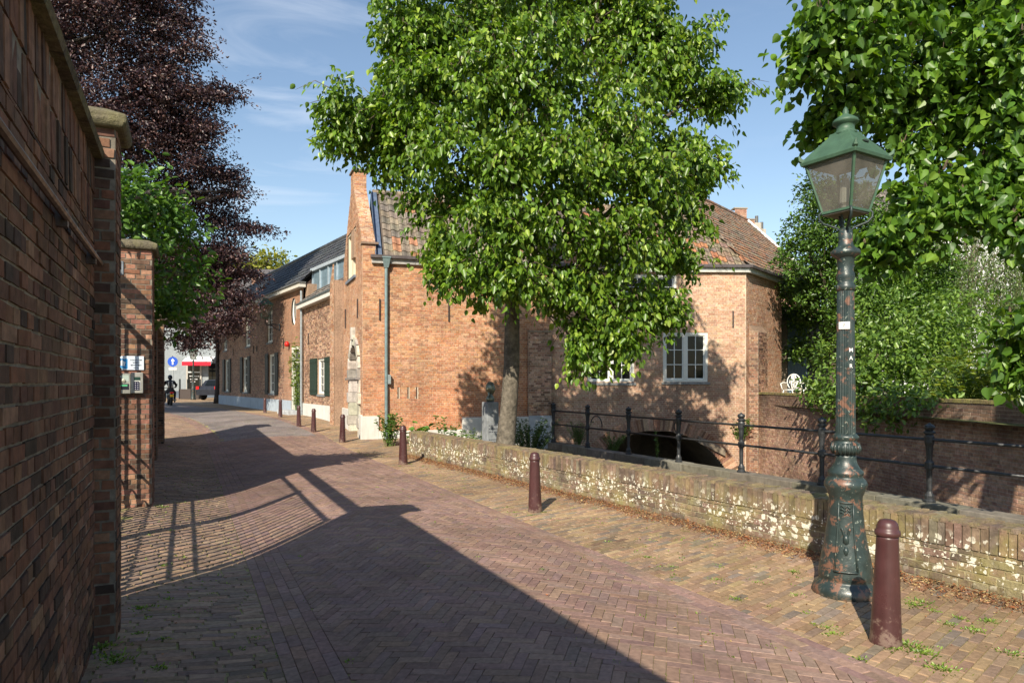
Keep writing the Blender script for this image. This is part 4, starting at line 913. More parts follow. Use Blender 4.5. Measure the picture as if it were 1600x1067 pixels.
# upper window/shutter opening
wd = MB(); F2.box(wd, wa, wb, wzb, wzt, -.2, -.12, (.62, .5, .36)); F2.box(wd, wa, wa + .07, wzb, wzt, -.12, -.03, (.6, .52, .4)); F2.box(wd, wb - .07, wb, wzb, wzt, -.12, -.03, (.6, .52, .4)); F2.box(wd, (wa + wb) / 2 - .03, (wa + wb) / 2 + .03, wzb, wzt, -.12, -.05, (.6, .52, .4)); F2.box(wd, wa, wb, wzt - .08, wzt, -.12, -.02, (.5, .42, .32))
hw = wd.build('hatch', M['wood'], gh); wd = MB(); F2.box(wd, wa - .05, wb + .05, wzb - .08, wzb, -.1, .06, (.16, .18, .22)); wd.build('sill', M['stone'], hw)
# stone doorway
stn = [(.5, .46, .38), (.42, .39, .33), (.56, .5, .42), (.36, .33, .29)]
mb = MB(); z = -.1; k = 0; zs = [-.1, .35, .62, 1.0, 1.3, spring - .3]
for i in range(len(zs) - 1):
    ex = .13 if i % 2 else .05
    F2.box(mb, da - ex, da + .2, zs[i] + .004, zs[i + 1] - .004, -.2, .05 + .03 * (i % 2), pick(stn)); F2.box(mb, db - .2, db + ex, zs[i] + .004, zs[i + 1] - .004, -.2, .05 + .03 * (i % 2), pick(stn))
for s_0 in (da - .06, db - .24): F2.box(mb, s_0, s_0 + .3, spring - .3, spring - .24, -.2, .14, (.2, .18, .17)); F2.box(mb, s_0 + .03, s_0 + .27, spring - .24, spring, -.2, .09, (.3, .27, .24))
voussoirs(mb, F2, dc, spring, dhw - .2, dhw + .04, 0, math.pi, stn, w=.3, o=.07, dep=.28, mort=(.3, .27, .22))
F2.box(mb, dc - .1, dc + .1, dtop - .05, dtop + .3, 0, .12, (.45, .42, .37)); srd = mb.build('door_surround', M['stone'], gh, bevel=.008)
mb = MB(); F2.box(mb, da + .15, db - .15, -.1, spring, -.24, -.18, (.05, .035, .025)); mb.build('door', M['wood'], gh)
q = [F2.p(dc + (dhw - .1) * math.cos(a), spring + (dhw - .1) * math.sin(a), -.2) for a in np.linspace(0, math.pi, 12)]; mb = MB(); mb.add(q, [tuple(range(12))], (.03, .02, .015)); mb.build('fanlight', M['wood'], gh)

# ================================================================== ANNEX
B = F2.p(GW, 0, 0); F5 = Fr(B, (-.496, .868), (-.868, -.496)); S5 = F5.at(474.5); E5 = 4.5
an = thing('brick_annex', 'small brick house between the gable and the long house, green shuttered window', 'house', (B.x, B.y, .3))
ws0, wz1 = F5.at(508.5, 559); ws1, wz0 = F5.at(496.5, 616)
mb = MB(); bricks(mb, F5, holes(0, S5, [(ws0, ws1, wz0, wz1)]), 0, E5, BROWN + TAN[:4], mort=(.46, .4, .33), full=False, proud=.006); F5.box(mb, 0, S5, 0, E5, -.4, -.3, (.1, .07, .05))
mb.build('wall', M['brick'], an)
# sloping brick buttress next to the gable
mb = MB(); s_b = .5; fbt = Fr(F5.p(0, 0, .3), F5.u, F5.n); bricks(mb, fbt, lambda z: [(0, s_b)] if z < 4.7 else [(0, max(.05, s_b - (z - 4.7) * .6))], .2, 5.3, ORANGE + TAN, mort=(.5, .4, .3), full=False)
bricks(mb, Fr(F5.p(s_b, 0, 0), F5.n, F5.u), holes(0, .3, []), .2, 4.8, TAN, full=False); F5.box(mb, .01, s_b - .01, .2, 4.8, 0, .295, (.3, .2, .14)); mb.build('buttress', M['brick'], an)
window(F5, an, ws0, ws1, wz0, wz1, cols=2, rows=4, mull=False, fc=(.72, .7, .62), fw=.07)
def shutter(F, par, s0, s1, z0, z1, col, open_=.05, shp=True):
    mb = MB(); F.box(mb, s0, s1, z0, z1, .015, .05, col)
    for zz in (z0 + .12, z1 - .18): F.box(mb, s0 + .01, s1 - .01, zz, zz + .07, .05, .065, mul(col, .8))
    sh = mb.build('shutter', M['wood'], par, bevel=.004); return sh
SG = (.012, .028, .018); sw = (ws1 - ws0) * .55
shutter(F5, an, F5.at(519), ws0 - .02, wz0 - .03, wz1 + .02, SG); shutter(F5, an, ws1 + .02, F5.at(486), wz0 - .03, wz1 + .02, SG)
mb = MB(); F5.box(mb, -.02 + s_b, S5, .1, .8, 0, .05, (.58, .57, .54)); mb.build('plinth', M['plaster'], an)
mb = MB(); F5.box(mb, s_b, S5 + .25, E5 - .1, E5 + .06, 0, .22, (.62, .6, .56)); F5.box(mb, s_b - .02, S5 + .27, E5 + .06, E5 + .1, 0, .26, (.1, .12, .13)); mb.build('gutter', M['wood'], an)
SLT = [(.13, .115, .1), (.1, .09, .085), (.16, .14, .12), (.12, .1, .09), (.19, .16, .13)]
vv = -F5.n * 3 + Vector((0, 0, 2.5)); f = Fr(F5.p(s_b, E5 + .1, .18), F5.u, None, vv); f.n = f.n if f.n.z > 0 else -f.n
mb = MB(); tiles(mb, f, lambda z: [(0, max(.5, (S5 - s_b) * (1 - .0 * z) + .1))], .8, .26, .3, SLT, seg=4); mb.add([f.p(0, 0, -.02), f.p(S5 - s_b + .1, 0, -.02), f.p(S5 - s_b + .1, .8, -.02), f.p(0, .8, -.02)], [(0, 1, 2, 3)], (.08, .07, .06)); mb.build('roof', M['slate'], an)
# glazed dormer strip above
gl = MB(); fr = MB(); gp = Fr(F5.p(S5, 0, 0) - Vector((-.829, -.559, 0)) * .35, (.559, -.829), (-.829, -.559)); zA = 4.85
gp.box(gl, .05, 5.6, zA, 5.85, -.05, 0, (.2, .28, .34))
for i in range(7): x = .05 + 5.5 * i / 6; gp.box(fr, x - .03, x + .03, zA, 5.9, 0, .05, (.45, .52, .58))
gp.box(fr, 0, 5.6, 5.85, 5.97, -.1, .1, (.5, .55, .6)); gp.box(fr, 0, 5.6, zA - .05, zA + .03, -.1, .06, (.4, .45, .5))
dm = gl.build('glazed_dormer', M['zinc'], an); fr.build('dormer_frame', M['zinc'], dm)
mb = MB(); s_, z_ = F5.at(534, 545); mb.tube([F5.p(.62, .3, .1), F5.p(.62, z_, .1)], .05, 10, (.6, .56, .48)); mb.build('pale_pipe', M['wood'], an, smooth=True)
ANC[0] = an; mb = MB()
for x, y0, y1 in ((524, 512, 533), (483, 521, 538)): s_, z_ = F5.at(x, y0); anchor(F5, mb, s_, F5.at(x, y1)[1], z_); pass


# ================================================================== LONG HOUSE
Cc = F5.p(S5, 0, 0); F6 = Fr(Cc, (-.559, .829), (-.829, -.559)); S6 = F6.at(343); E6 = 5.28
lh = thing('long_house', 'long two storey brick house with black shutters, shaded by the copper beech', 'house', (Cc.x, Cc.y, .35))
low = []; up = []
for x0, x1, yt, yb in ((421, 430, 564, 613), (380, 387.5, 568, 610), (351, 358, 570, 608.5)):
    a, z1_ = F6.at(x1, yt); b, z0_ = F6.at(x0, yb); low.append((a, b, z0_, z1_))
for x0, x1, yt, yb in ((413.5, 426, 488, 526), (377, 391, 489, 531), (350, 355, 500, 537)):
    a, z1_ = F6.at(x1, yt); b, z0_ = F6.at(x0, yb); up.append((a, b, max(3.3, z0_), min(4.95, z1_)))
low = [(a, a + 1.0, 1.1, 2.85) for a, b, c, d in low]; up = [(a, a + .95, 3.35, 4.75) for a, b, c, d in up]
dr = (F6.at(468.5), F6.at(456), .4, 3.0)
oc, oz = F6.at(459, 487); oz0 = F6.at(459, 505)[1]; oz1 = F6.at(459, 470)[1]
mb = MB(); oval = lambda z: (oc - .32 * math.sqrt(max(0, 1 - ((z - oz) / (.55)) ** 2)), oc + .32 * math.sqrt(max(0, 1 - ((z - oz) / (.55)) ** 2))) if abs(z - oz) < .55 else None
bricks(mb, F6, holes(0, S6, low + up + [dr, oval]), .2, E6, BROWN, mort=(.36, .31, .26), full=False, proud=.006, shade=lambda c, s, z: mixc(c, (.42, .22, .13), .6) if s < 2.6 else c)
F6.box(mb, 0, S6, .2, E6, -.5, -.4, (.1, .07, .05)); bricks(mb, Fr(F6.p(S6, 0, 0), -F6.n, F6.u), holes(0, 4.2, []), .2, E6, BROWN, full=False); mb.build('wall', M['brick'], lh)
for q in low:
    window(F6, lh, *q, cols=2, rows=4, mull=False, fc=(.7, .69, .62), fw=.08)
    wsh = .5; shutter(F6, lh, q[0] - wsh - .05, q[0] - .04, q[2] - .05, q[3] + .02, (.008, .009, .01)); shutter(F6, lh, q[1] + .04, q[1] + wsh + .05, q[2] - .05, q[3] + .02, (.008, .009, .01))
for q in up: window(F6, lh, *q, cols=2, rows=4, mull=False, fc=(.7, .69, .62), fw=.08)
mb = MB(); q = [F6.p(oc + .32 * math.cos(a), oz + .55 * math.sin(a), -.12) for a in np.linspace(0, 2 * math.pi, 20, endpoint=False)]; mb.add(q, [tuple(range(20))], (.1, .1, .1)); ow = mb.build('oval_window', M['glass'], lh)
mb = MB(); mb.tube([F6.p(oc + .29 * math.cos(a), oz + .52 * math.sin(a), -.08) for a in np.linspace(0, 2 * math.pi, 21)], .04, 6, (.75, .73, .68), cap=False); F6.box(mb, oc - .02, oc + .02, oz - .5, oz + .5, -.11, -.08, (.75, .73, .68)); mb.build('frame', M['wood'], ow)
mb = MB(); F6.box(mb, dr[0], dr[0] + .1, dr[2], dr[3], -.2, .0, (.6, .58, .5)); F6.box(mb, dr[1] - .1, dr[1], dr[2], dr[3], -.2, .0, (.6, .58, .5)); F6.box(mb, dr[0], dr[1], dr[3] - .1, dr[3], -.2, .01, (.6, .58, .5)); F6.box(mb, dr[0], dr[1], 2.3, 2.4, -.2, -.05, (.6, .58, .5)); df = mb.build('door_frame', M['wood'], lh)
mb = MB(); F6.box(mb, dr[0] + .1, dr[1] - .1, .42, 2.3, -.18, -.12, (.03, .05, .045)); mb.build('door', M['paint'], lh)
mb = MB(); F6.box(mb, dr[0] + .1, dr[1] - .1, 2.4, 2.9, -.17, -.14); mb.build('transom_pane', M['glass'], lh)
mb = MB(); F6.box(mb, dr[1] + .02, S6, .2, .86, 0, .05, (.33, .38, .44)); mb.build('plinth', M['plaster'], lh); mb = MB(); F6.box(mb, 0, dr[0] - .02, .2, .86, 0, .05, (.5, .5, .48)); mb.build('plinth', M['plaster'], lh)
mb = MB(); F6.box(mb, dr[0] - .2, dr[1] + .3, .3, .5, 0, .5, (.4, .42, .44)); mb.build('doorstep', M['stone'], lh, bevel=.01)
mb = MB(); F6.box(mb, -.25, S6 + .1, E6 - .06, E6 + .1, 0, .25, (.55, .52, .46)); F6.box(mb, -.3, S6 + .1, E6 + .1, E6 + .14, 0, .3, (.12, .12, .12)); mb.build('gutter', M['wood'], lh)
vv = -F6.n * 2.1 + Vector((0, 0, 2.1)); f = Fr(F6.p(-.2, E6 + .1, .2), F6.u, None, vv); f.n = f.n if f.n.z > 0 else -f.n; Hh = vv.length
DK = [(.05, .055, .06), (.065, .07, .075), (.04, .042, .05), (.08, .08, .08), (.06, .06, .065)]
mb = MB(); tiles(mb, f, lambda z: [(-6.2 if z > .85 else 0, S6 + .2)], Hh, .26, .32, DK, seg=4); mb.add([f.p(-6.2, .8, -.02), f.p(0, .8, -.02), f.p(0, Hh, -.02), f.p(-6.2, Hh, -.02)], [(0, 1, 2, 3)], (.05, .05, .05)); mb.add([f.p(-6.2, Hh, -.02), f.p(0, Hh, -.02), F6.p(0, E6, -4.2), F6.p(-6.2, E6, -4.2)], [(0, 1, 2, 3)], (.05, .05, .05)); mb.add([f.p(0, 0, -.02), f.p(S6 + .2, 0, -.02), f.p(S6 + .2, Hh, -.02), f.p(0, Hh, -.02)], [(0, 1, 2, 3)], (.05, .05, .05))
f2_ = Fr(F6.p(0, E6 + .1, -4.2), F6.u, None, F6.n * 2.1 + Vector((0, 0, 2.1))); mb.add([f2_.p(0, 0, 0), f2_.p(S6, 0, 0), f2_.p(S6, Hh, 0), f2_.p(0, Hh, 0)], [(0, 1, 2, 3)], (.06, .06, .06))
for ss_ in (0.0, S6): mb.add([F6.p(ss_, E6, 0), F6.p(ss_, E6, -4.2), F6.p(ss_, E6 + 2.05, -2.0)], [(0, 1, 2)], (.25, .14, .1))
mb.build('roof', M['slate'], lh)
mb = MB(); x = -6.2
while x < S6: mb.tube([f.p(x, Hh, .02), f.p(x + .38, Hh, .03)], .1, 8, pick(DK)); x += .36
mb.build('ridge_tiles', M['slate'], lh)
mb = MB(); cq = f.p(S6 - .4, Hh, -.2); mb.box(-.3, .3, -.3, .3, -1, .55, (.3, .17, .12), Matrix.Translation(cq)); mb.box(-.35, .35, -.35, .35, .55, .62, (.25, .16, .12), Matrix.Translation(cq)); mb.build('chimney', M['brick'], lh); mb = MB(); F6.box(mb, -.5, -.02, 4.3, E6 + .05, -1.6, -.06, (.3, .2, .14)); mb.build('end_wall', M['brick'], lh)
downpipe(lh, F6, -.03, .1, 5.1, o=.1, col=(.3, .33, .35), hop=False)
ANC[0] = lh; mb = MB()
for x, y0, y1 in ((444, 530, 545), (397, 540, 552), (402, 540, 549), (365, 545, 555)): s_, z_ = F6.at(x, y0); anchor(F6, mb, s_, F6.at(x, y1)[1], z_)

mb = MB(); s_, z_ = F6.at(453, 538); mb.lathe([(.03, 0), (.09, .03), (.1, .12), (.06, .2), (.01, .22)], 12, (.5, .02, .015), tuple(F6.p(s_, z_ - .1, .12))); mb.build('alarm_light', M['paint'], lh, smooth=True)
# wall lantern on the long house
s_, z_ = F6.at(438, 510)
wl = thing('wall_lantern', 'green wall lantern on an iron bracket on the long brick house', 'lantern', tuple(F6.p(s_, z_, 0)))
mb = MB(); F6.box(mb, s_ - .06, s_ + .06, z_ - .2, z_ + .12, 0.01, .04, IC); mb.tube([F6.p(s_, z_ + .05, .03), F6.p(s_, z_ + .08, .3), F6.p(s_, z_ + .02, .55), F6.p(s_, z_ + .12, .62), F6.p(s_, z_ + .3, .62)], .025, 6, IC); mb.tube([F6.p(s_, z_ - .15, .03), F6.p(s_, z_ - .1, .2), F6.p(s_, z_ + .05, .4)], .018, 6, IC); mb.build('bracket', M['iron'], wl)
wm = Matrix.Translation(F6.p(s_, z_ + .32, .62)) @ Matrix.Rotation(.5, 4, 'Z')
def small_lantern(par, Mx, k=1.0):
    h0, h1, H = .12 * k, .22 * k, .45 * k; mb = MB(); cb_ = [(-1, -1), (1, -1), (1, 1), (-1, 1)]
    for i in range(4):
        a, b = cb_[i], cb_[(i + 1) % 4]
        mb.tube([Mx @ Vector((a[0] * h0, a[1] * h0, 0)), Mx @ Vector((a[0] * h1, a[1] * h1, H))], .014 * k, 4, LGH); mb.tube([Mx @ Vector((a[0] * h0, a[1] * h0, 0)), Mx @ Vector((b[0] * h0, b[1] * h0, 0))], .014 * k, 4, LGH)
    mb.build('lantern_frame', M['lamp_head'], par)
    mb = MB()
    for i in range(4):
        a, b = cb_[i], cb_[(i + 1) % 4]; mb.add([Mx @ Vector((a[0] * h0, a[1] * h0, 0)), Mx @ Vector((b[0] * h0, b[1] * h0, 0)), Mx @ Vector((b[0] * h1, b[1] * h1, H)), Mx @ Vector((a[0] * h1, a[1] * h1, H))], [(0, 1, 2, 3)])
    mb.build('glass', M['lampglass'], par)
    mb = MB(); q = []
    for z, kk in ((H, h1 + .03 * k), (H + .03 * k, h1 + .04 * k), (H + .2 * k, .1 * k), (H + .24 * k, .1 * k), (H + .3 * k, .04 * k)): q += [Mx @ Vector((x * kk, y * kk, z)) for x, y in cb_]
    mb.add(q, [(i * 4 + j, i * 4 + (j + 1) % 4, (i + 1) * 4 + (j + 1) % 4, (i + 1) * 4 + j) for i in range(4) for j in range(4)] + [(0, 3, 2, 1), (16, 17, 18, 19)], LGH); mb.build('lantern_roof', M['lamp_head'], par)
small_lantern(wl, wm, 1.15)

# ================================================================== CANAL HOUSE ON THE RIGHT
F3 = Fr((1.11, 19.77), (1, .035), (.035, -1)); S3 = F3.at(1165); F4 = Fr(F3.p(S3, 0, 0), (.64, .768), (.768, -.64))
ch = thing('canal_house', 'pale brick canal house with white mullioned windows above a water arch', 'house', (4, 20.3, -3))
def win(x0, x1, yt, yb): a, z1_ = F3.at(x0, yt); b, z0_ = F3.at(x1, yb); return a, b, z0_, z1_
wins = [win(918, 991, 519, 598), win(1036, 1106, 519, 597), win(975, 1057, 428, 468)]
ac, az = F3.at(1026, 672); AR = 2.37; acz = az - AR
def arch_h(z):
    if z > az or z < -3.4: return None
    if z < acz: return ac - AR, ac + AR
    h = math.sqrt(max(0, AR ** 2 - (z - acz) ** 2)); return ac - h, ac + h
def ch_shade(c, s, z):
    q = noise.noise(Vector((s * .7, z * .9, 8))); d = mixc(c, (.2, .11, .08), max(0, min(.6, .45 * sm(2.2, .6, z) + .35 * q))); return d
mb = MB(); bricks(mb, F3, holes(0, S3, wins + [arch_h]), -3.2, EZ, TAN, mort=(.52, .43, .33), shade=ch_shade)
F3.box(mb, 0, S3, .3, EZ, -.5, -.35, (.1, .07, .05)); F3.box(mb, 0, 1.2, -3, .3, -.5, -.35, (.1, .07, .05))
voussoirs(mb, F3, ac, acz, AR, AR + .36, math.radians(12), math.radians(168), BROWN + TAN[:3], w=.07, o=.016)
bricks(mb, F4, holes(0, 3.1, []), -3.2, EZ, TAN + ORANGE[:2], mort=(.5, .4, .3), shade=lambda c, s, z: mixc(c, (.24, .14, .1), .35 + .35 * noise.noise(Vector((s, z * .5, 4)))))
# canted corner and stub of old quay wall
F3.box(mb, S3 - .02, S3 + .01, -3, EZ, -.03, .012, (.5, .38, .28))
bricks(mb, Fr(F4.p(3.1, 0, 0), -F4.n, F4.u), holes(0, 3, []), -3.2, EZ, BROWN, full=False)
mb.build('wall', M['brick'], ch)
bt = MB(); fb = Fr(F4.p(.25, 0, .16), F4.u, F4.n); bricks(bt, fb, holes(0, 1.1, []), -3.2, 3.1, BROWN + DARK[:2], mort=(.36, .31, .24)); bricks(bt, Fr(F4.p(.25, 0, 0), F4.n, -F4.u), holes(0, .28, []), -3.2, 3.1, BROWN, mort=(.36, .31, .24)); bt.add([fb.p(0, 3.1, 0), fb.p(1.1, 3.1, 0), fb.p(1.1, 3.3, -.16), fb.p(0, 3.3, -.16), fb.p(0, 3.1, -.16), fb.p(1.1, 3.1, -.16)], [(0, 1, 2, 3), (0, 3, 4), (1, 5, 2)], (.25, .17, .12)); bt.build('buttress', M['brick_quay'], ch)
tn = MB()
for i in range(14):
    a0_, a1_ = math.pi * i / 14, math.pi * (i + 1) / 14
    tn.add([F3.p(ac + AR * math.cos(a), acz + AR * math.sin(a), o) for a, o in ((a0_, 0), (a1_, 0), (a1_, -5), (a0_, -5))], [(0, 1, 2, 3)], (.32, .25, .19))
tn.add([F3.p(ac - AR, -3.3, -5), F3.p(ac + AR, -3.3, -5), F3.p(ac + AR, az, -5), F3.p(ac - AR, az, -5)], [(0, 1, 2, 3)], (.2, .16, .12)); tn.build('water_arch', M['brick_quay'], ch)
mb = MB(); sbx, zbx = F3.at(1108, 688); mb.add([F3.p(sbx + a, zbx + z, o) for a, z, o in ((-.35, .1, .1), (.45, -.3, .1), (.45, -.45, .1), (-.35, -.05, .1), (-.35, .16, 0), (.45, -.22, 0))], [(0, 1, 2, 3), (0, 4, 5, 1)], (.25, .2, .15)); mb.build('arch_skewback', M['stone'], ch)
for i, q in enumerate(wins): window(F3, ch, *q, cols=4, rows=3 if i < 2 else 2, mull=True, fc=(.72, .7, .63), fw=.085, sillc=(.25, .25, .24), depth=.05)
ANC[0] = ch; mb = MB()
for x, y0, y1 in ((1145, 486, 511), (1071, 482, 507), (903, 478, 503)): s_, z_ = F3.at(x, y0); anchor(F3, mb, s_, F3.at(x, y1)[1], z_)

gutter(ch, [F3.p(-.1, 0, 0), F3.p(S3 + .05, 0, 0), F4.p(3.2, 0, 0)], EZ + .1, zc=(.55, .53, .48))
mb = MB(); fr_r = -F3.n * 2.5 + Vector((0, 0, 2.45)); f = Fr(F3.p(-.6, EZ + .08, .12), F3.u, None, fr_r); f.n = f.n if f.n.z > 0 else -f.n
TR = [(0.189, 0.152, 0.108), (0.162, 0.129, 0.103), (0.216, 0.175, 0.127), (0.234, 0.156, 0.118), (0.180, 0.138, 0.108), (0.207, 0.166, 0.118), (0.324, 0.147, 0.078)]
Lr = fr_r.length
tiles(mb, f, lambda z: [(0, S3 + .75 - .335 * z)], Lr, .2, .24, TR); mb.add([f.p(0, 0, -.03), f.p(S3 + .7, 0, -.03), f.p(S3 + .7 - .335 * Lr, Lr, -.03), f.p(0, Lr, -.03)], [(0, 1, 2, 3)], (.1, .08, .07)); mb.build('roof', M['tile'], ch)
v4 = -F4.n * 3.9 + Vector((0, 0, 3.7)); f4 = Fr(F4.p(-.1, EZ + .1, .14), F4.u, None, v4); f4.n = f4.n if f4.n.z > 0 else -f4.n; L4 = v4.length
RT = [(0.246, 0.133, 0.085), (0.197, 0.123, 0.090), (0.279, 0.142, 0.080), (0.164, 0.133, 0.100), (0.230, 0.162, 0.120)]
mb = MB(); hip = lambda z: [((.34 * z if z < 3.5 else 1.19 - (z - 3.5) * 1.6), 8.3 + 1.7 * z / L4)]
tiles(mb, f4, hip, L4, .2, .24, RT + TR[:3], seg=4); mb.add([f4.p(0, 0, -.03), f4.p(8.3, 0, -.03), f4.p(10, L4, -.03), f4.p(-1.8, L4, -.03), f4.p(1.19, 3.5, -.03)], [(0, 1, 2, 3, 4)], (.12, .08, .07))
mb.add([f4.p(8.3, 0, -.02), f4.p(10, L4, -.02), F4.p(9.5, 4.9, -7.6)], [(0, 1, 2)], (.3, .2, .14)); mb.build('rear_roof', M['tile'], ch)
mb = MB(); x = -1.8
while x < 10: mb.tube([f4.p(x, L4, .02), f4.p(x + .36, L4, .03)], .09, 8, pick(RT)); x += .34
mb.build('ridge_tiles', M['tile'], ch)
mb = MB(); mb.tube([f4.p(8.32, 0, .05), f4.p(10.02, L4, .05)], .06, 6, (.7, .7, .68)); mb.build('verge_flashing', M['plaster'], ch)
# back volume so that nothing is see-through
mb = MB(); mb.add([F4.p(3.1, .9, -3.2), F4.p(9.6, .9, -3.2), F4.p(9.6, 6.5, -3.2), F4.p(3.1, 6.5, -3.2)], [(0, 1, 2, 3)], (.3, .2, .15)); mb.build('rear_wall', M['brick'], ch)
# far quay wall
QO = Vector((7.32, 20.9, 0)); QF = Fr(QO, (.056, -1), (-1, -.056))
qw = thing('quay_wall', 'high brick canal wall topped with moss below the garden shrubs', 'wall', (7.7, 14, -3))
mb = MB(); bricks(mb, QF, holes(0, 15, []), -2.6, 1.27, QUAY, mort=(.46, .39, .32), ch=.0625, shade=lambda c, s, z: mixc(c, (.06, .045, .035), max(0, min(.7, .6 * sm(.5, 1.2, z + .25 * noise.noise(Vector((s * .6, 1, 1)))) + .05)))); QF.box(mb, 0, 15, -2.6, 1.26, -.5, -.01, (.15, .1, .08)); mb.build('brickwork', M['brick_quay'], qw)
mb = MB(); x = 0
while x < 15:
    QF.box(mb, x + .003, x + .067, 1.24, 1.3 + R.uniform(-.004, .006), -.3, .015, pick([(.2, .16, .08), (.16, .13, .07), (.26, .23, .08)])); x += .07
mb.build('brick_coping', M['moss_top'], qw)
mb = MB(); QF.box(mb, -.1, .35, .98, 1.12, .0, .32, (.18, .14, .12)); mb.build('ledge_stone', M['stone'], qw)
bricks_end = MB(); bricks(bricks_end, Fr(QF.p(0, 0, 0), F3.u * -1, (0, -1, 0)), holes(0, .35, []), -2.6, 1.1, BROWN); bricks_end.build('end_return', M['brick_quay'], qw)

# ================================================================== FAR BUILDINGS
# white shop
SF3 = Fr((-30.5, 54), (1, .12), None); SF3.n = Vector((.12, -1, 0)).normalized()
sh = thing('white_shop', 'white plastered corner shop with a red awning at the end of the street', 'shop', (-26, 54, .3))
d0, dz1 = SF3.at(294, 567); d1, dz0 = SF3.at(313, 618.5)
mb = MB(); SF3.box(mb, -6, 11, .2, 8.6, -6, 0, (.26, .285, .3)); SF3.box(mb, -6, 11, 5.0, 5.12, 0, .08, (.35, .36, .36)); SF3.box(mb, -6, 11, .2, .9, 0, .03, (.1, .12, .15)); mb.build('wall', M['plaster'], sh)  # grey blue wall colour stands in for tree shade on white plaster
mb = MB(); q = [SF3.p(a, z, o) for a in (-6.2, 11.2) for o, z in ((.3, 8.6), (-3, 11.2), (-6.2, 8.6))]; mb.add(q, [(0, 1, 4, 3), (1, 2, 5, 4), (0, 2, 1), (3, 4, 5)], (.1, .09, .09)); mb.build('roof', M['slate'], sh)
mb = MB(); SF3.box(mb, d0 - .12, d0, .3, 3.2, 0, .1, (.4, .37, .33)); SF3.box(mb, d1, d1 + .12, .3, 3.2, 0, .1, (.4, .37, .33)); SF3.box(mb, d0, d1, 2.35, 2.45, 0, .08, (.6, .6, .58)); mb.build('door_frame', M['wood'], sh)
mb = MB(); SF3.box(mb, d0, d1, .35, 2.35, .02, .06, (.012, .025, .035)); dd_ = mb.build('shop_door', M['glass'], sh)
mb = MB(); SF3.box(mb, d0, d1, 2.45, 3.2, .02, .05, (.02, .02, .02)); mb.build('transom_pane', M['glass'], sh)
mb = MB()
for r_, z_ in enumerate((2.05, 1.8, 1.6)):
    x = d0 + .12 + r_ * .05
    while x < d1 - .15 - r_ * .1: wq = R.uniform(.05, .13); SF3.box(mb, x, x + wq, z_, z_ + .07, .062, .068, (.6, .6, .6)); x += wq + .04
mb.build('door_lettering', M['paint'], sh)
a0, z1_ = SF3.at(292, 557); a1, _ = SF3.at(336, 565)
mb = MB(); q = [SF3.p(a, z, o) for a in (a0, a1) for o, z in ((0, 3.65), (1.1, 3.2), (1.1, 2.95), (0, 3.55))]; mb.add(q[:8], [(0, 1, 5, 4), (0, 3, 2, 1), (4, 5, 6, 7), (3, 7, 6, 2)], (.72, .7, .7)); mb.add([SF3.p(a0, 3.22, 1.11), SF3.p(a1, 3.22, 1.11), SF3.p(a1, 2.9, 1.12), SF3.p(a0, 2.9, 1.12)], [(0, 1, 2, 3)], (.65, .02, .04)); mb.build('awning', M['cloth'], sh)
mb = MB(); w0 = SF3.at(326); SF3.box(mb, w0, w0 + 1.3, .9, 3.1, .01, .04); mb.build('shop_window', M['glass'], sh)
# blue one way sign
def ground_at(px, py):
    z = .3
    for _ in range(6): x, y = G(px, py, z); z = gz(x, y)
    return Vector((x, y, z))
q = P(270, 565, 50); sg = thing('one_way_sign', 'round blue traffic sign with a white upward arrow on a pole', 'traffic sign', (q.x, q.y, .3))
BF = Fr((q.x, q.y, 0), (1, 0), (0, -1)); BF.n = Vector((.1, -1, 0)).normalized()
mb = MB(); mb.tube([(q.x, q.y + .05, .2), (q.x, q.y + .05, q.z + .4)], .035, 8, (.4, .42, .44)); mb.build('pole', M['zinc'], sg)
mb = MB(); mb.lathe([(.36, 0), (.36, .02)], 32, (.02, .08, .45), M=Matrix.Translation(q) @ BF.n.to_track_quat('Z', 'Y').to_matrix().to_4x4()); dsk = mb.build('disc', M['paint'], sg)
mb = MB(); BF.box(mb, -.05, .05, q.z - .22, q.z + .05, .025, .03, (.8, .8, .8)); mb.add([BF.p(-.16, q.z + .04, .03), BF.p(.16, q.z + .04, .03), BF.p(0, q.z + .24, .03)], [(0, 1, 2)], (.8, .8, .8)); mb.build('arrow', M['paint'], dsk)
mb = MB(); BF.box(mb, -.3, .3, q.z - .62, q.z - .42, .0, .02, (.5, .5, .5)); mb.build('under_plate', M['paint'], sg)
# far street lamp
q = ground_at(302, 624.5); q.z -= .05; fl = thing('street_lamp', 'small green street lamp standing before the white shop door', 'street lamp', tuple(q))
mb = MB(); mb.lathe([(.22, 0), (.16, .15), (.12, .7), (.14, .8), (.09, .95), (.07, 1.1), (.055, 2.7), (.08, 2.8), (.03, 2.95)], 14, LG, tuple(q)); mb.build('post', M['lamp'], fl, smooth=True)
small_lantern(fl, Matrix.Translation(q + Vector((0, 0, 2.98))) @ Matrix.Rotation(.4, 4, 'Z'), 1.25)
# planters
for i, (px, lb_) in enumerate(((293.5, 'dark wooden planter with two posts, left of the far street lamp'), (306, 'dark slatted planter beside the far shop door'))):
    q = ground_at(px - 3, 623.5); t = thing('planter', lb_, 'planter', tuple(q), group='planters before the white shop'); mb = MB(); M0 = Matrix.Translation(q)
    mb.box(-.45, .45, -.2, .2, 0, .75, (.06, .045, .04), M0); mb.build('tub', M['wood'], t, bevel=.02)
    for sx_ in (-.5, .42): mb = MB(); mb.box(sx_, sx_ + .09, -.05, .05, 0, 1.5, (.02, .025, .025), M0); mb.build('post', M['wood'], t)
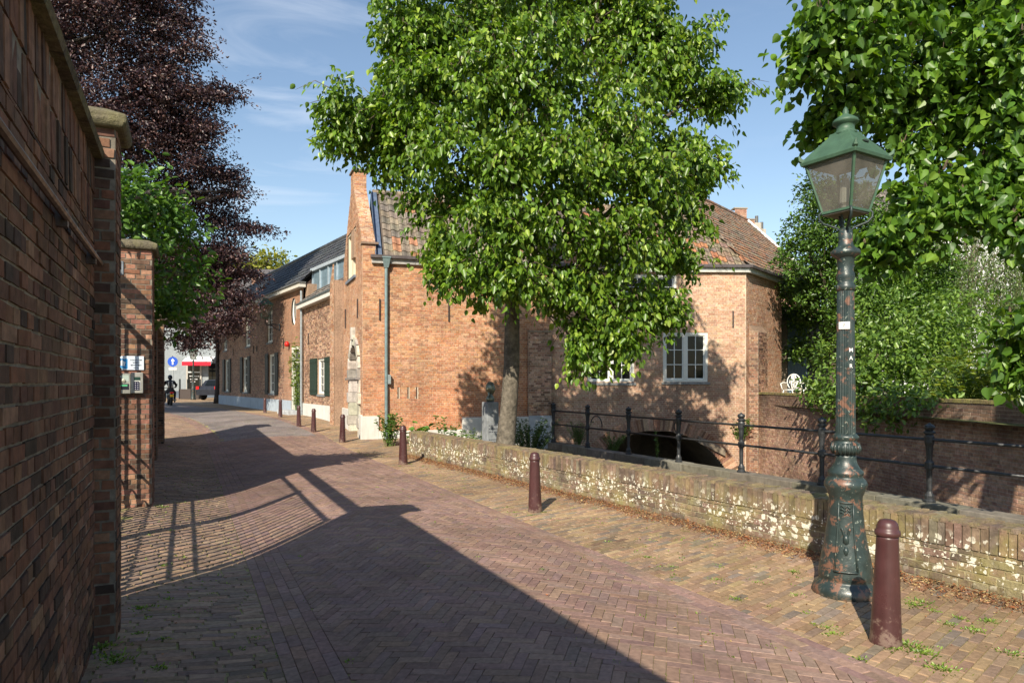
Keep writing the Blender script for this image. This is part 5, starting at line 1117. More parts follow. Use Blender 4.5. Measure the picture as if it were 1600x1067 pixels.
# parked car, only its tail shows
q = ground_at(351, 624); car = thing('parked_car', 'dark car with a red tail lamp half hidden behind the slender trunk', 'car', tuple(q))
def carprof(k): return [(-2 * k, .35), (-2.02 * k, .75), (-1.9 * k, .95), (-1.5 * k, 1.0), (-1.2 * k, 1.42), (.4 * k, 1.45), (1.1 * k, 1.0), (1.9 * k, .85), (2.0 * k, .4)]
CM = Matrix.Translation(q) @ Matrix.Rotation(math.radians(78), 4, 'Z')
mb = MB(); pr = carprof(1); nP = len(pr); vsx = []
for yy, kz in ((-.82, .93), (-.6, 1), (.6, 1), (.82, .93)): vsx += [CM @ Vector((x, yy if z < 1.05 else yy * .82, z * kz + (.02 if kz < 1 else 0))) for x, z in pr]
mb.add(vsx, [(r * nP + i, r * nP + i + 1, (r + 1) * nP + i + 1, (r + 1) * nP + i) for r in range(3) for i in range(nP - 1)] + [tuple(range(nP)), tuple(3 * nP + i for i in range(nP - 1, -1, -1))], (.02, .022, .03)); mb.build('body', M['paint'], car, smooth=False, bevel=.03)
mb = MB(); mb.add([CM @ Vector(v) for v in ((-1.53, -.5, 1.03), (-1.53, .5, 1.03), (-1.27, .45, 1.36), (-1.27, -.45, 1.36))], [(0, 1, 2, 3)]); mb.build('rear_window', M['glass'], car)
for sy in (-1, 1):
    mb = MB(); mb.box(-2.04, -1.88, sy * .72 - .12, sy * .72 + .1, .75, .95, (.6, .01, .01), CM); mb.build('tail_light', M['paint'], car)
    for xx in (-1.3, 1.3): mb = MB(); mb.lathe([(.31, -.1), (.33, -.06), (.33, .06), (.31, .1)], 20, (.015, .015, .015), M=CM @ Matrix.Translation((xx, sy * .78, .32)) @ Matrix.Rotation(math.pi / 2, 4, 'X')); mb.build('wheel', M['cloth'], car)
# stepped gable behind the canal house
sgx = P(1178, 340, 46); st = thing('stepped_gable_house', 'red brick house with a stepped gable and chimneys behind the tiled roof', 'house', (sgx.x, 46, 1)); SG_ = Fr((sgx.x, 46), (1, .1), None); SG_.n = Vector((.1, -1, 0)).normalized()
mb = MB(); c0 = SG_.at(1157.5)
zt = CH + (HY - 327) / FP * 46
def stp(z):
    k = int(max(0, (zt - z)) / .73); return [(c0 - .42 - .56 * k, c0 + .42 + .56 * k)]
bricks(mb, SG_, stp, 6, zt, [(.36, .18, .12), (.3, .14, .1), (.4, .23, .16)], mort=(.42, .35, .28), ch=.08, bl=.3, full=False)
SG_.box(mb, c0 - .47, c0 + .47, zt, zt + .08, -.5, .05, (.33, .27, .2))
for k in range(1, 7):
    for sgn in (-1, 1): a = c0 + sgn * (.42 + .56 * (k - .5)); SG_.box(mb, a - .3, a + .3, zt - .73 * k, zt - .73 * k + .08, -.5, .05, (.3, .24, .18))
SG_.box(mb, c0 - 3.4, c0 + 3.4, 0, zt - 4.6, -.5, -.02, (.3, .18, .12)); mb.build('wall', M['brick'], st)
for px_, yt_ in ((1172, 330), (1196, 342), (1204, 352)):
    a, z_ = SG_.at(px_, yt_); mb = MB(); SG_.box(mb, a - .22, a + .22, z_ - 2.2, z_, -1.6, -1.1, (.42, .38, .32)); c_ = mb.build('chimney', M['plaster'], st); mb = MB(); mb.tube([SG_.p(a, z_, -1.3), SG_.p(a, z_ + .5, -1.3)], .12, 8, (.1, .1, .1)); mb.build('pot', M['iron'], c_)
# white house behind the garden
WH = Fr((19.5, 36), (1, -.1), None); WH.n = Vector((-.1, -1, 0)).normalized()
wh = thing('white_garden_house', 'white rendered house with a dark tiled roof seen through the garden trees', 'house', (24, 36, 1))
mb = MB(); WH.box(mb, 0, 14, .9, 9.4, -6, 0, (.55, .55, .54)); mb.build('wall', M['plaster'], wh)
mb = MB(); f = Fr(WH.p(-.3, 9.4, .3), WH.u, None, -WH.n * 3.3 + Vector((0, 0, 3.2))); f.n = f.n if f.n.z > 0 else -f.n; tiles(mb, f, holes(0, 14.6, []), 4.6, .3, .36, SLT, seg=3); mb.add([f.p(0, 0, -.03), f.p(14.6, 0, -.03), f.p(14.6, 4.6, -.03), f.p(0, 4.6, -.03)], [(0, 1, 2, 3)], (.08, .07, .07)); mb.build('roof', M['slate'], wh)
for k in range(4): window(WH, wh, 1 + k * 3.2, 2.1 + k * 3.2, 6.4, 8.2, cols=2, rows=3)
for k in range(4): window(WH, wh, 1 + k * 3.2, 2.1 + k * 3.2, 2.6, 4.6, cols=2, rows=3)
# blue grey shed beside the canal house
q = P(1244, 600, 23.5); sd_ = thing('garden_shed', 'blue grey boarded shed door beside the canal house, behind the white chairs', 'shed', (q.x, q.y, .95)); SD = Fr((q.x - .28, 23.5), (1, 0), (0, -1)); mb = MB()
for i in range(6): SD.box(mb, i * .11, i * .11 + .105, .9, 4.2, -.1, .0, (.14, .2, .27))
mb.build('boarded_door', M['wood'], sd_); mb = MB(); SD.box(mb, .7, 3.4, .9, 3.9, -2.5, -.6, (.16, .13, .12)); SD.box(mb, .68, 1.3, 2.0, 2.5, -.6, -.55, (.03, .03, .03)); SD.box(mb, -.3, -.03, .9, 4.2, -.3, .02, (.2, .16, .12)); mb.build('shed_wall', M['wood'], sd_)

# ================================================================== GARDEN CHAIRS AND TABLE
def chair(px, rz, label):
    q = P(px, 613, 21.2); t = thing('garden_chair', label, 'chair', (q.x, q.y, .95), rz, group='white garden chairs'); Mx = Matrix.Translation((q.x, q.y, .95)) @ Matrix.Rotation(rz, 4, 'Z'); wc = (.8, .8, .78)
    mb = MB(); mb.lathe([(.01, .4), (.2, .4), (.21, .42), (.01, .43)], 16, wc, M=Mx); mb.build('seat', M['paint'], t, smooth=True)
    mb = MB(); pts = [Mx @ Vector((.22 * math.sin(a) * 1.0, .2, .66 - .24 * math.cos(a))) for a in np.linspace(0, 2 * math.pi, 17)]; mb.tube(pts, .018, 6, wc, cap=False)
    for k in (-.08, 0, .08): mb.tube([Mx @ Vector((k, .2, .44)), Mx @ Vector((k * 1.4, .205, .66)), Mx @ Vector((k * .5, .2, .88))], .014, 5, wc)
    for k in (-1, 1): mb.tube([Mx @ Vector((k * .04, .2, .66)), Mx @ Vector((k * .12, .2, .74)), Mx @ Vector((k * .15, .2, .64)), Mx @ Vector((k * .08, .2, .58))], .014, 5, wc)
    mb.build('backrest', M['paint'], t, smooth=True)
    for k in (-1, 1):
        mb = MB(); mb.tube([Mx @ Vector((k * .2, .18, .62)), Mx @ Vector((k * .27, .05, .64)), Mx @ Vector((k * .27, -.1, .6)), Mx @ Vector((k * .2, -.12, .42))], .015, 6, wc); mb.build('armrest', M['paint'], t, smooth=True)
        for yy in (-.14, .16): mb = MB(); mb.tube([Mx @ Vector((k * .13, yy, .41)), Mx @ Vector((k * .2, yy * 1.25, .2)), Mx @ Vector((k * .18, yy * 1.5, 0))], .014, 6, wc); mb.build('leg', M['paint'], t, smooth=True)
chair(1235, -.9, 'white ornate metal garden chair nearest the canal house'); chair(1250, .9, 'white ornate metal garden chair under the shrub, farther from the canal house')
q = P(1268, 601, 23); gt = thing('garden_table', 'pale garden table beside the white chairs', 'table', (q.x, q.y, .95)); mb = MB(); mb.box(-.6, .6, -.35, .35, .6, .64, (.5, .42, .3), Matrix.Translation((q.x, q.y, .95))); mb.build('tabletop', M['wood'], gt)
for a in (-.5, .5):
    for b in (-.28, .28): mb = MB(); mb.box(a - .03, a + .03, b - .03, b + .03, 0, .6, (.4, .34, .25), Matrix.Translation((q.x, q.y, .95))); mb.build('leg', M['wood'], gt)

# ================================================================== BUST AND PEDESTAL
pz = -.3; pd = 14.6; q = P(766, 690, pd); PX, PY = q.x, pd
ped = thing('stone_pedestal', 'tall grey stone pedestal with engraved lines beside the tree trunk', 'pedestal', (PX, PY, pz)); PM = Matrix.Translation((PX, PY, 0)) @ Matrix.Rotation(math.radians(28), 4, 'Z')
ptop = CH + (HY - 628) / FP * pd; mb = MB(); mb.box(-.135, .135, -.135, .135, pz, ptop, (.24, .25, .26), PM); mb.build('block', M['stone'], ped, bevel=.008)
mb = MB()
for i, zz in enumerate((.55, .48, .41, .25, .2)):
    x = -.1
    while x < .1: w_ = R.uniform(.015, .035); mb.box(x, x + w_, -.138, -.1355, ptop - 1.05 + zz, ptop - 1.035 + zz, (.12, .12, .12), PM); x += w_ + .012
mb.build('inscription', M['ink'], ped)
bu = thing('bronze_bust', 'dark bronze portrait bust of a man on the grey pedestal', 'bust', (PX, PY, ptop)); mb = MB()
BM = Matrix.Translation((PX, PY, ptop)) @ Matrix.Rotation(math.radians(55), 4, 'Z')   # faces along local -Y -> turned to the right
BC = (.2, .21, .16); seg, rings = 24, 20; vs = []; fs = []
for i in range(rings + 1):
    ph = math.pi * i / rings
    for k in range(seg):
        th_ = 2 * math.pi * k / seg; x = .088 * math.sin(ph) * math.cos(th_); y = .108 * math.sin(ph) * math.sin(th_); z = .138 * math.cos(ph)
        fy = max(0, -math.sin(th_)) * math.sin(ph)
        if z < 0: x *= 1 + z * 2.1; y = y * (1 + z * 1.4) - .012 * fy
        cx_ = abs(x)
        if fy > .5:
            y -= .035 * math.exp(-((z + .015) / .032) ** 2 - (cx_ / .018) ** 2)                 # nose
            y += .016 * math.exp(-((z - .02) / .018) ** 2 - ((cx_ - .032) / .018) ** 2)          # eye sockets
            y -= .01 * math.exp(-((z - .045) / .014) ** 2 - ((cx_ - .03) / .03) ** 2)            # brow
            y -= .012 * math.exp(-((z + .068) / .012) ** 2 - (cx_ / .03) ** 2) - .006 * math.exp(-((z + .075) / .004) ** 2 - (cx_ / .028) ** 2)
            y -= .014 * math.exp(-((z + .11) / .02) ** 2 - (cx_ / .025) ** 2)
        vs.append(BM @ Vector((x, y, z + .285)))
for i in range(rings):
    for k in range(seg): fs.append((i * seg + k, i * seg + (k + 1) % seg, (i + 1) * seg + (k + 1) % seg, (i + 1) * seg + k))
mb.add(vs, fs, BC)
mb.lathe([(.07, 0), (.1, .01), (.12, .05), (.115, .09), (.085, .125), (.062, .16), (.062, .24)], 20, BC, M=BM @ Matrix.Diagonal((1, .72, 1, 1)))
for k in (-1, 1): mb.lathe([(.004, -.03), (.016, -.01), (.018, .015), (.006, .03)], 8, BC, M=BM @ Matrix.Translation((k * .088, .005, .275)))
mb.build('figure', M['bronze'], bu, smooth=True)
mb = MB(); 
for _ in range(90):
    a = R.uniform(0, 2 * math.pi); ph = R.uniform(0, 1.25); y = .112 * math.sin(ph) * math.sin(a); 
    if math.sin(a) < -.3 and ph > .75: continue
    c_ = BM @ Vector((.092 * math.sin(ph) * math.cos(a), y, .285 + .142 * math.cos(ph))); mb.lathe([(.002, -.012), (.016, 0), (.002, .012)], 6, BC, tuple(c_))
mb.build('hair', M['bronze'], bu, smooth=True)

# ================================================================== MOTORCYCLIST
q = ground_at(265.5, 633); MX = Matrix.Translation(q) @ Matrix.Rotation(math.radians(-28 + 90 + 45), 4, 'Z') @ Matrix.Scale(.93, 4)
MX = Matrix.Translation(q) @ Matrix.Rotation(math.atan2(UY, UX) + .12, 4, 'Z') @ Matrix.Scale(.93, 4)   # local +X is forward, away from us
mc = thing('motorcycle', 'dark scooter style motorcycle with a red tail lamp and yellow plate', 'motorcycle', tuple(q))
bk = (.02, .02, .024)
for xx in (-.65, .7): mb = MB(); mb.lathe([(.2, -.05), (.28, -.055), (.31, -.03), (.31, .03), (.28, .055), (.2, .05)], 24, (.012, .012, .012), M=MX @ Matrix.Translation((xx, 0, .31)) @ Matrix.Rotation(math.pi / 2, 4, 'X')); mb.build('wheel', M['cloth'], mc, smooth=True)
mb = MB(); pr = [(-.95, .75, .05), (-.8, .82, .13), (-.5, .78, .16), (-.1, .7, .17), (.2, .62, .16), (.4, .8, .14), (.55, .95, .1), (.6, 1.0, .06)]
vs = []
for x, z, wd in pr: vs += [MX @ Vector((x, wd * math.cos(a), z - .16 + .16 * math.sin(a))) for a in np.linspace(0, 2 * math.pi, 12, endpoint=False)]
mb.add(vs, [(i * 12 + k, i * 12 + (k + 1) % 12, (i + 1) * 12 + (k + 1) % 12, (i + 1) * 12 + k) for i in range(len(pr) - 1) for k in range(12)] + [tuple(range(12)), tuple((len(pr) - 1) * 12 + k for k in range(12))], bk)
mb.tube([MX @ Vector((.45, 0, .9)), MX @ Vector((.7, 0, .31))], .05, 8, bk); mb.box(-.5, .3, -.12, .12, .25, .55, bk, MX); mb.build('body', M['paint'], mc, smooth=True)
mb = MB(); mb.tube([MX @ Vector((.5, -.36, 1.02)), MX @ Vector((.52, 0, 1.0)), MX @ Vector((.5, .36, 1.02))], .02, 8, bk); mb.build('handlebar', M['iron'], mc)
mb = MB(); mb.box(-1.0, -.93, -.09, .09, .7, .78, (.75, .02, .02), MX); mb.build('tail_light', M['paint'], mc)
mb = MB(); mb.box(-1.0, -.98, -.1, .1, .5, .64, (.7, .42, .02), MX); mb.build('number_plate', M['paint'], mc)
mb = MB(); mb.tube([MX @ Vector((-.9, -.2, .33)), MX @ Vector((-.2, -.2, .3))], .05, 8, (.3, .3, .3)); mb.build('exhaust', M['zinc'], mc)
for sy in (-1, 1): mb = MB(); mb.tube([MX @ Vector((.5, sy * .3, 1.02)), MX @ Vector((.48, sy * .38, 1.16))], .01, 5, bk); mb.lathe([(.01, -.01), (.06, 0), (.01, .01)], 10, bk, M=MX @ Matrix.Translation((.47, sy * .4, 1.2)) @ Matrix.Rotation(math.pi / 2, 4, 'Y')); mb.build('mirror', M['iron'], mc)
def skin_body(name, par, Mx, chains, mat, sub=1):
    vs, es, rs, key = [], [], [], {}
    def vid(p, r):
        k = tuple(round(c, 3) for c in p)
        if k not in key: key[k] = len(vs); vs.append(Vector(p)); rs.append(r)
        return key[k]
    for chn in chains:
        ids = [vid(p, r) for p, r in chn]
        es += [(a, b) for a, b in zip(ids, ids[1:])]
    Q = ROOTS[par.name].inverted(); s_ = Mx.to_scale()[0]
    me = bpy.data.meshes.new(name); me.from_pydata([tuple(Q @ (Mx @ v)) for v in vs], es, []); me.materials.append(mat)
    o = bpy.data.objects.new(name, me); sc.collection.objects.link(o); o.parent = par
    bpy.context.view_layer.objects.active = o
    o.modifiers.new('skin', 'SKIN'); 
    if not me.skin_vertices: me.attributes; 
    for i, r in enumerate(rs):
        me.skin_vertices[0].data[i].radius = (r * s_, r * s_)
    me.skin_vertices[0].data[0].use_root = True
    m_ = o.modifiers.new('sub', 'SUBSURF'); m_.levels = sub; m_.render_levels = sub
    return o
pe = thing('person', 'rider in a dark jacket with pale stripes and a dark helmet, seated on the motorcycle', 'person', tuple(q))
hip_ = (-.3, 0, .84); ch_ = [[(hip_, .15), ((-.27, 0, 1.0), .15), ((-.2, 0, 1.2), .17), ((-.15, 0, 1.38), .12), ((-.13, 0, 1.46), .065), ((-.12, 0, 1.53), .08)]]
for sy in (-1, 1):
    ch_.append([((-.15, 0, 1.38), .12), ((-.15, sy * .2, 1.36), .085), ((.0, sy * .33, 1.14), .06), ((.28, sy * .35, 1.08), .048), ((.45, sy * .33, 1.06), .04)])
    ch_.append([(hip_, .15), ((-.25, sy * .13, .82), .12), ((.16, sy * .27, .74), .09), ((.05, sy * .25, .42), .065), ((.02, sy * .25, .22), .05), ((.16, sy * .27, .18), .04)])
try:
    pb = skin_body('body', pe, MX, ch_, plain('dark_clothes', (.025, .027, .035), .8), 2)
    for nm, Hh_ in (('left', 1),): pass
except Exception as ex: print('skin failed', ex)
def blob(c, r, col, Mx, mb, seg=16, rings=10, y0=-9):
    vs = []
    for i in range(rings + 1):
        ph = math.pi * i / rings
        for k in range(seg): th_ = 2 * math.pi * k / seg; vs.append(Mx @ Vector((c[0] + r[0] * math.sin(ph) * math.cos(th_), c[1] + r[1] * math.sin(ph) * math.sin(th_), c[2] + r[2] * math.cos(ph))))
    mb.add(vs, [(i * seg + k, i * seg + (k + 1) % seg, (i + 1) * seg + (k + 1) % seg, (i + 1) * seg + k) for i in range(rings) for k in range(seg)], col)
mb = MB(); blob((-.11, 0, 1.62), (.15, .13, .15), (.02, .025, .04), MX, mb); mb.build('helmet', M['paint'], pe, smooth=True)
mb = MB(); blob((0, 0, 1.6), (.06, .085, .05), (.1, .12, .14), MX, mb); mb.build('visor', M['glass'], pe, smooth=True)
mb = MB()
for sy in (-1, 1): mb.tube([MX @ Vector((-.31, sy * .09, 1.38)), MX @ Vector((-.375, sy * .1, 1.2)), MX @ Vector((-.4, sy * .09, 1.02))], .035, 6, (.5, .46, .4))
mb.build('jacket_stripes', M['cloth'], pe, smooth=True)
for sy in (-1, 1):
    mb = MB(); blob((.48, sy * .33, 1.055), (.05, .035, .03), bk, MX, mb)
    for kf in range(4): mb.tube([MX @ Vector((.5, sy * (.3 + kf * .022), 1.07)), MX @ Vector((.54, sy * (.3 + kf * .022), 1.05)), MX @ Vector((.53, sy * (.3 + kf * .022), 1.02))], .01, 5, bk)
    mb.tube([MX @ Vector((.48, sy * .29, 1.05)), MX @ Vector((.51, sy * .28, 1.02))], .011, 5, bk); mb.build('glove', M['cloth'], pe, smooth=True)

# ================================================================== TREES
GREEN = [(0.109, 0.201, 0.017), (0.083, 0.161, 0.014), (0.134, 0.236, 0.019), (0.064, 0.127, 0.012), (0.256, 0.345, 0.048), (0.100, 0.184, 0.017), (0.186, 0.287, 0.030), (0.077, 0.149, 0.014)]
# --- the street tree in the middle
tr = thing('linden_tree', 'large broad leaved green tree rising behind the low wall beside the bust', 'tree', (-.18, 12.5, -.3))
D0 = 14.8
LB = [(830, -60, 15, 190, 130), (700, 20, 14.6, 110, 90), (960, 10, 15, 120, 90), (640, 100, 14.4, 90, 70), (575, 165, 14.2, 70, 48), (545, 190, 14.0, 40, 32), (730, 140, 13.8, 110, 90), (840, 110, 13.4, 110, 90), (960, 140, 14, 110, 90),
      (1050, 90, 15, 80, 60), (1090, 145, 15, 55, 38), (1130, 140, 15, 35, 20), (640, 200, 14.4, 80, 55), (620, 245, 14.6, 55, 35), (750, 260, 13.4, 110, 80), (860, 250, 13.2, 100, 80), (970, 260, 13.8, 105, 80), (1060, 240, 14.6, 80, 55), (1105, 265, 14.8, 36, 22),
      (690, 320, 14.2, 50, 42), (760, 360, 13.2, 90, 65), (860, 350, 13.4, 90, 70), (960, 380, 13.8, 90, 70), (1040, 330, 14.4, 60, 60), (1055, 400, 14.6, 42, 34),
      (700, 385, 13.8, 36, 28), (750, 425, 13.2, 48, 34), (790, 450, 13.0, 60, 35), (850, 430, 13.4, 55, 40), (910, 460, 13.8, 55, 48), (965, 480, 13.8, 60, 42), (1020, 465, 14.2, 48, 35), (920, 515, 13.8, 34, 30), (962, 535, 13.8, 38, 22), (912, 550, 13.8, 18, 18), (1045, 490, 14.2, 25, 12), (700, 415, 13.6, 20, 22),
      (540, 215, 14.0, 30, 18), (675, 60, 14.2, 80, 60), (1000, 60, 14.6, 90, 70)]
lobes = [lobe(l[0], l[1], l[2] * .86, *l[3:]) for l in LB]
twg = MB(); n_ = foliage(tr, billow([(c, tuple(x * .93 for x in r_)) for c, r_ in lobes]), 6.2, 20, .116, GREEN, M['leaf'], 'linden', droop=1.1, spread=.19, twigs=twg, inner=.3, sprig=1.15, col_rand=.3, shoots=2.4, shootlen=.5)
trunk_and_limbs(tr, (-.18, 12.5, -.35), (.35, 12.7, 8.6), .175, .06, lobes[::2], (.13, .11, .085), lim=.42, twigs=twg, lr=.055)
print('linden leaves', n_)
# --- lime branches hanging in at the top right (trunk outside the picture)
tr = thing('lime_tree', 'big leaved lime tree hanging into view over the street lamp at the right', 'tree', (6.4, 6.6, -.3))
LB = [(1290, 30, 6.8, 38, 26), (1262, 95, 6.9, 20, 16), (1330, 60, 6.8, 45, 35), (1400, 40, 7, 70, 55), (1480, 60, 7.2, 80, 70), (1560, 60, 7, 80, 80), (1350, 130, 7.2, 30, 18), (1420, 150, 7.4, 65, 55), (1500, 170, 7.4, 80, 60), (1580, 170, 7, 60, 70), (1330, 170, 7.3, 30, 20), (1295, 183, 7.4, 18, 9),
      (1430, 230, 7.4, 65, 45), (1520, 260, 7.2, 70, 55), (1590, 270, 7, 50, 60), (1440, 300, 7.2, 55, 38), (1410, 360, 7.2, 45, 35), (1370, 390, 7.4, 25, 22), (1470, 345, 7, 36, 26), (1590, 345, 6.6, 45, 26), (1540, 320, 6.8, 40, 22), (1600, 520, 6.4, 26, 26), (1600, 570, 6.5, 16, 14), (1575, -20, 7.5, 120, 60), (1420, -30, 7.4, 130, 50),
      (1680, 200, 7.2, 100, 150), (1690, 420, 7, 80, 120), (1330, -10, 7, 60, 40)]
lobes = [lobe(*l) for l in LB]
twg = MB(); n_ = foliage(tr, billow([(c, tuple(x * .92 for x in r_)) for c, r_ in lobes], 5, .5), 19, 10, .1, [(.085, .175, .018), (.06, .13, .016), (.11, .21, .022), (.17, .28, .035), (.065, .14, .02)], M['leaf'], 'toothed', droop=.8, spread=.16, twigs=twg, inner=.3, sprig=1.1, shoots=1.5, shootlen=.35)
trunk_and_limbs(tr, (6.4, 6.6, -.35), (6.9, 7.0, 7.0), .2, .08, lobes[-3:-1], (.11, .09, .065), lim=.3, lr=.022, twigs=twg)
print('lime leaves', n_)
# --- dark glossy holly like tree by the canal house
tr = thing('holly_tree', 'dense dark green glossy tree growing against the canal house corner', 'tree', (9.6, 20.5, .9))
LB = [(1290, 310, 20.5, 45, 40), (1330, 350, 20.5, 70, 60), (1260, 390, 20.2, 45, 50), (1330, 430, 20, 80, 60), (1400, 400, 20.4, 80, 70), (1250, 450, 22.3, 40, 40), (1280, 500, 22.3, 50, 40), (1350, 500, 19.6, 60, 50), (1420, 460, 20, 70, 50), (1262, 540, 22.6, 26, 22), (1310, 550, 21.5, 45, 30), (1400, 540, 19.6, 60, 50)]
lobes = [lobe(*l) for l in LB]; foliage(tr, billow(lobes, 6), 10, 20, .115, [(.07, .14, .018), (.05, .105, .015), (.085, .165, .018), (.12, .21, .026), (.04, .085, .012)], M['leaf_dark'], 'oval', droop=.15, spread=.24, inner=.45, sprig=1.1, up=.7)
trunk_and_limbs(tr, (9.6, 20.5, .9), (9.9, 20.4, 6.2), .16, .06, lobes[::2], (.08, .065, .045))
# --- shrub spilling over the quay wall
M['leaf_shrub'] = M['leaf']; tr = thing('overhanging_shrub', 'broad light green shrub spilling over the canal wall behind the street lamp', 'shrub', (8.4, 16.5, .95))
LB = [(1390, 500, 16.6, 60, 40), (1450, 520, 16.2, 60, 50), (1380, 560, 15.8, 60, 45), (1440, 590, 15.2, 60, 40), (1340, 600, 15.6, 45, 32), (1290, 600, 16.5, 30, 25), (1395, 628, 13.55, 40, 24), (1378, 652, 13.9, 26, 12), (1310, 628, 15.5, 34, 18), (1345, 630, 14.7, 26, 14), (1490, 560, 15.8, 50, 50), (1445, 622, 12.6, 32, 12), (1480, 605, 14.8, 40, 20), (1330, 560, 16.6, 45, 35), (1500, 500, 17, 50, 45)]
lobes = [lobe(*l) for l in LB]; foliage(tr, lobes, 12, 14, .13, [(.12, .21, .035), (.09, .165, .028), (.16, .26, .045), (.065, .125, .02), (.2, .3, .05)], M['leaf'], 'oval', droop=.35, spread=.22, inner=.4, up=.6)
trunk_and_limbs(tr, (8.6, 16.4, .9), (8.7, 16.3, 2.6), .08, .04, lobes[::2], (.12, .1, .07), lr=.03)
# --- weeping birch
tr = thing('weeping_birch', 'weeping small leaved tree with pale drooping branches before the white house', 'tree', (15, 24, .9))
lobes = []; pn, dd, nn_ = [], [], []; twg = MB()
for k in range(430):
    px = R.uniform(1420, 1640); py = R.uniform(330, 470) + abs(px - 1540) * .25; d = R.uniform(21, 25); a = P(px, py, d); L = R.uniform(1.2, 3.6); pts = [a]
    for i in range(6): pts.append(pts[-1] + Vector((R.gauss(0, .07), R.gauss(0, .07), -L / 6)))
    twg.tube(pts, [.008] + [.004] * 6, 3, (.12, .09, .06), cap=False)
    for i in range(int(L * 26)):
        t_ = R.random() * 5.99; j = int(t_); pp = pts[j].lerp(pts[j + 1], t_ - j); pn.append(pp + Vector((R.gauss(0, .09), R.gauss(0, .09), 0))); dd.append((R.gauss(0, .5), R.gauss(0, .5), -1)); nn_.append((R.gauss(0, 1), R.gauss(0, 1), .5))
pn, dd, nn_ = np.array(pn), np.array(dd), np.array(nn_); pl_ = np.array([(.13, .19, .05), (.1, .16, .045), (.17, .24, .07), (.08, .13, .04)])
leaf_mesh('crown', pn, dd, nn_, .085 * NR.uniform(.6, 1.3, len(pn)), pl_[NR.randint(0, 4, len(pn))] * NR.uniform(.8, 1.2, (len(pn), 1)), M['leaf'], tr, 'oval')
lob = [(tuple(P(px, py, 23)), (1, 1, 1)) for px, py in ((1450, 380), (1500, 345), (1550, 330), (1600, 350), (1640, 380), (1520, 390), (1580, 400))]
trunk_and_limbs(tr, (15.3, 23.5, .9), (15.8, 23.2, 6.6), .15, .06, lob, (.16, .13, .1), twigs=twg, lr=.05)
# --- yellow green garden planting on top of the wall at the right
def plant(name, label, cat, base, h, n, lsize, pal, shape='oval', wid=.3, mat='leaf', lean=.25, stem=True, group=None, px=None):
    t = thing(name, label, cat, tuple(base), group=group); pn, dd, nn_ = [], [], []; st_ = MB(); base = Vector(base)
    for k in range(n):
        a = R.uniform(0, 2 * math.pi); r = R.uniform(0, wid * .4); p = base + Vector((r * math.cos(a), r * math.sin(a), 0)); hh = h * R.uniform(.6, 1.1)
        tip = p + Vector((math.cos(a) * wid * R.uniform(.3, 1) , math.sin(a) * wid * R.uniform(.3, 1), hh)); mid = p.lerp(tip, .5) + Vector((0, 0, hh * .12))
        if stem: st_.tube([p, mid, tip], [.008, .006, .003], 4, (.1, .15, .04), cap=False)
        for i in range(max(4, int(hh / lsize * 2.4))):
            t_ = R.uniform(.12, 1); q_ = p.lerp(mid, t_ * 2) if t_ < .5 else mid.lerp(tip, t_ * 2 - 1); b_ = R.uniform(0, 6.28); pn.append(q_); dd.append((math.cos(b_), math.sin(b_), R.uniform(-.2, .7))); nn_.append((R.gauss(0, .4), R.gauss(0, .4), 1))
    pn, dd, nn_ = np.array([tuple(v) for v in pn]), np.array(dd), np.array(nn_); pl_ = np.array(pal)
    leaf_mesh('foliage', pn, dd, nn_, lsize * NR.uniform(.6, 1.3, len(pn)), pl_[NR.randint(0, len(pl_), len(pn))] * NR.uniform(.8, 1.2, (len(pn), 1)), M[mat], t, shape)
    if stem: st_.build('stem', M['bark'], t)
    return t
YG = [(.2, .26, .04), (.16, .23, .035), (.25, .29, .05), (.12, .2, .03)]
g_ = 'yellow green plants on top of the canal wall'
for i, (px, d, h, lb_) in enumerate(((1500, 13.2, 1.0, 'leafy yellow green plant on the canal wall right beside the big shrub'), (1545, 12.6, 1.3, 'tall yellow green plant on the canal wall below the white house'), (1578, 12.0, 1.1, 'grassy yellow green plant near the right end of the canal wall'), (1610, 11.5, 1.2, 'yellow green plant on the canal wall at the right picture edge'), (1525, 14.5, 1.5, 'feathery light green plant behind the others on the canal wall'))):
    x = (px - 800) / FP * d; plant('garden_plant', lb_, 'plant', (max(x, 7.95 + .056 * (15 - d) + .3), d, .95), h, 26, .13, YG, wid=.7, group=g_)
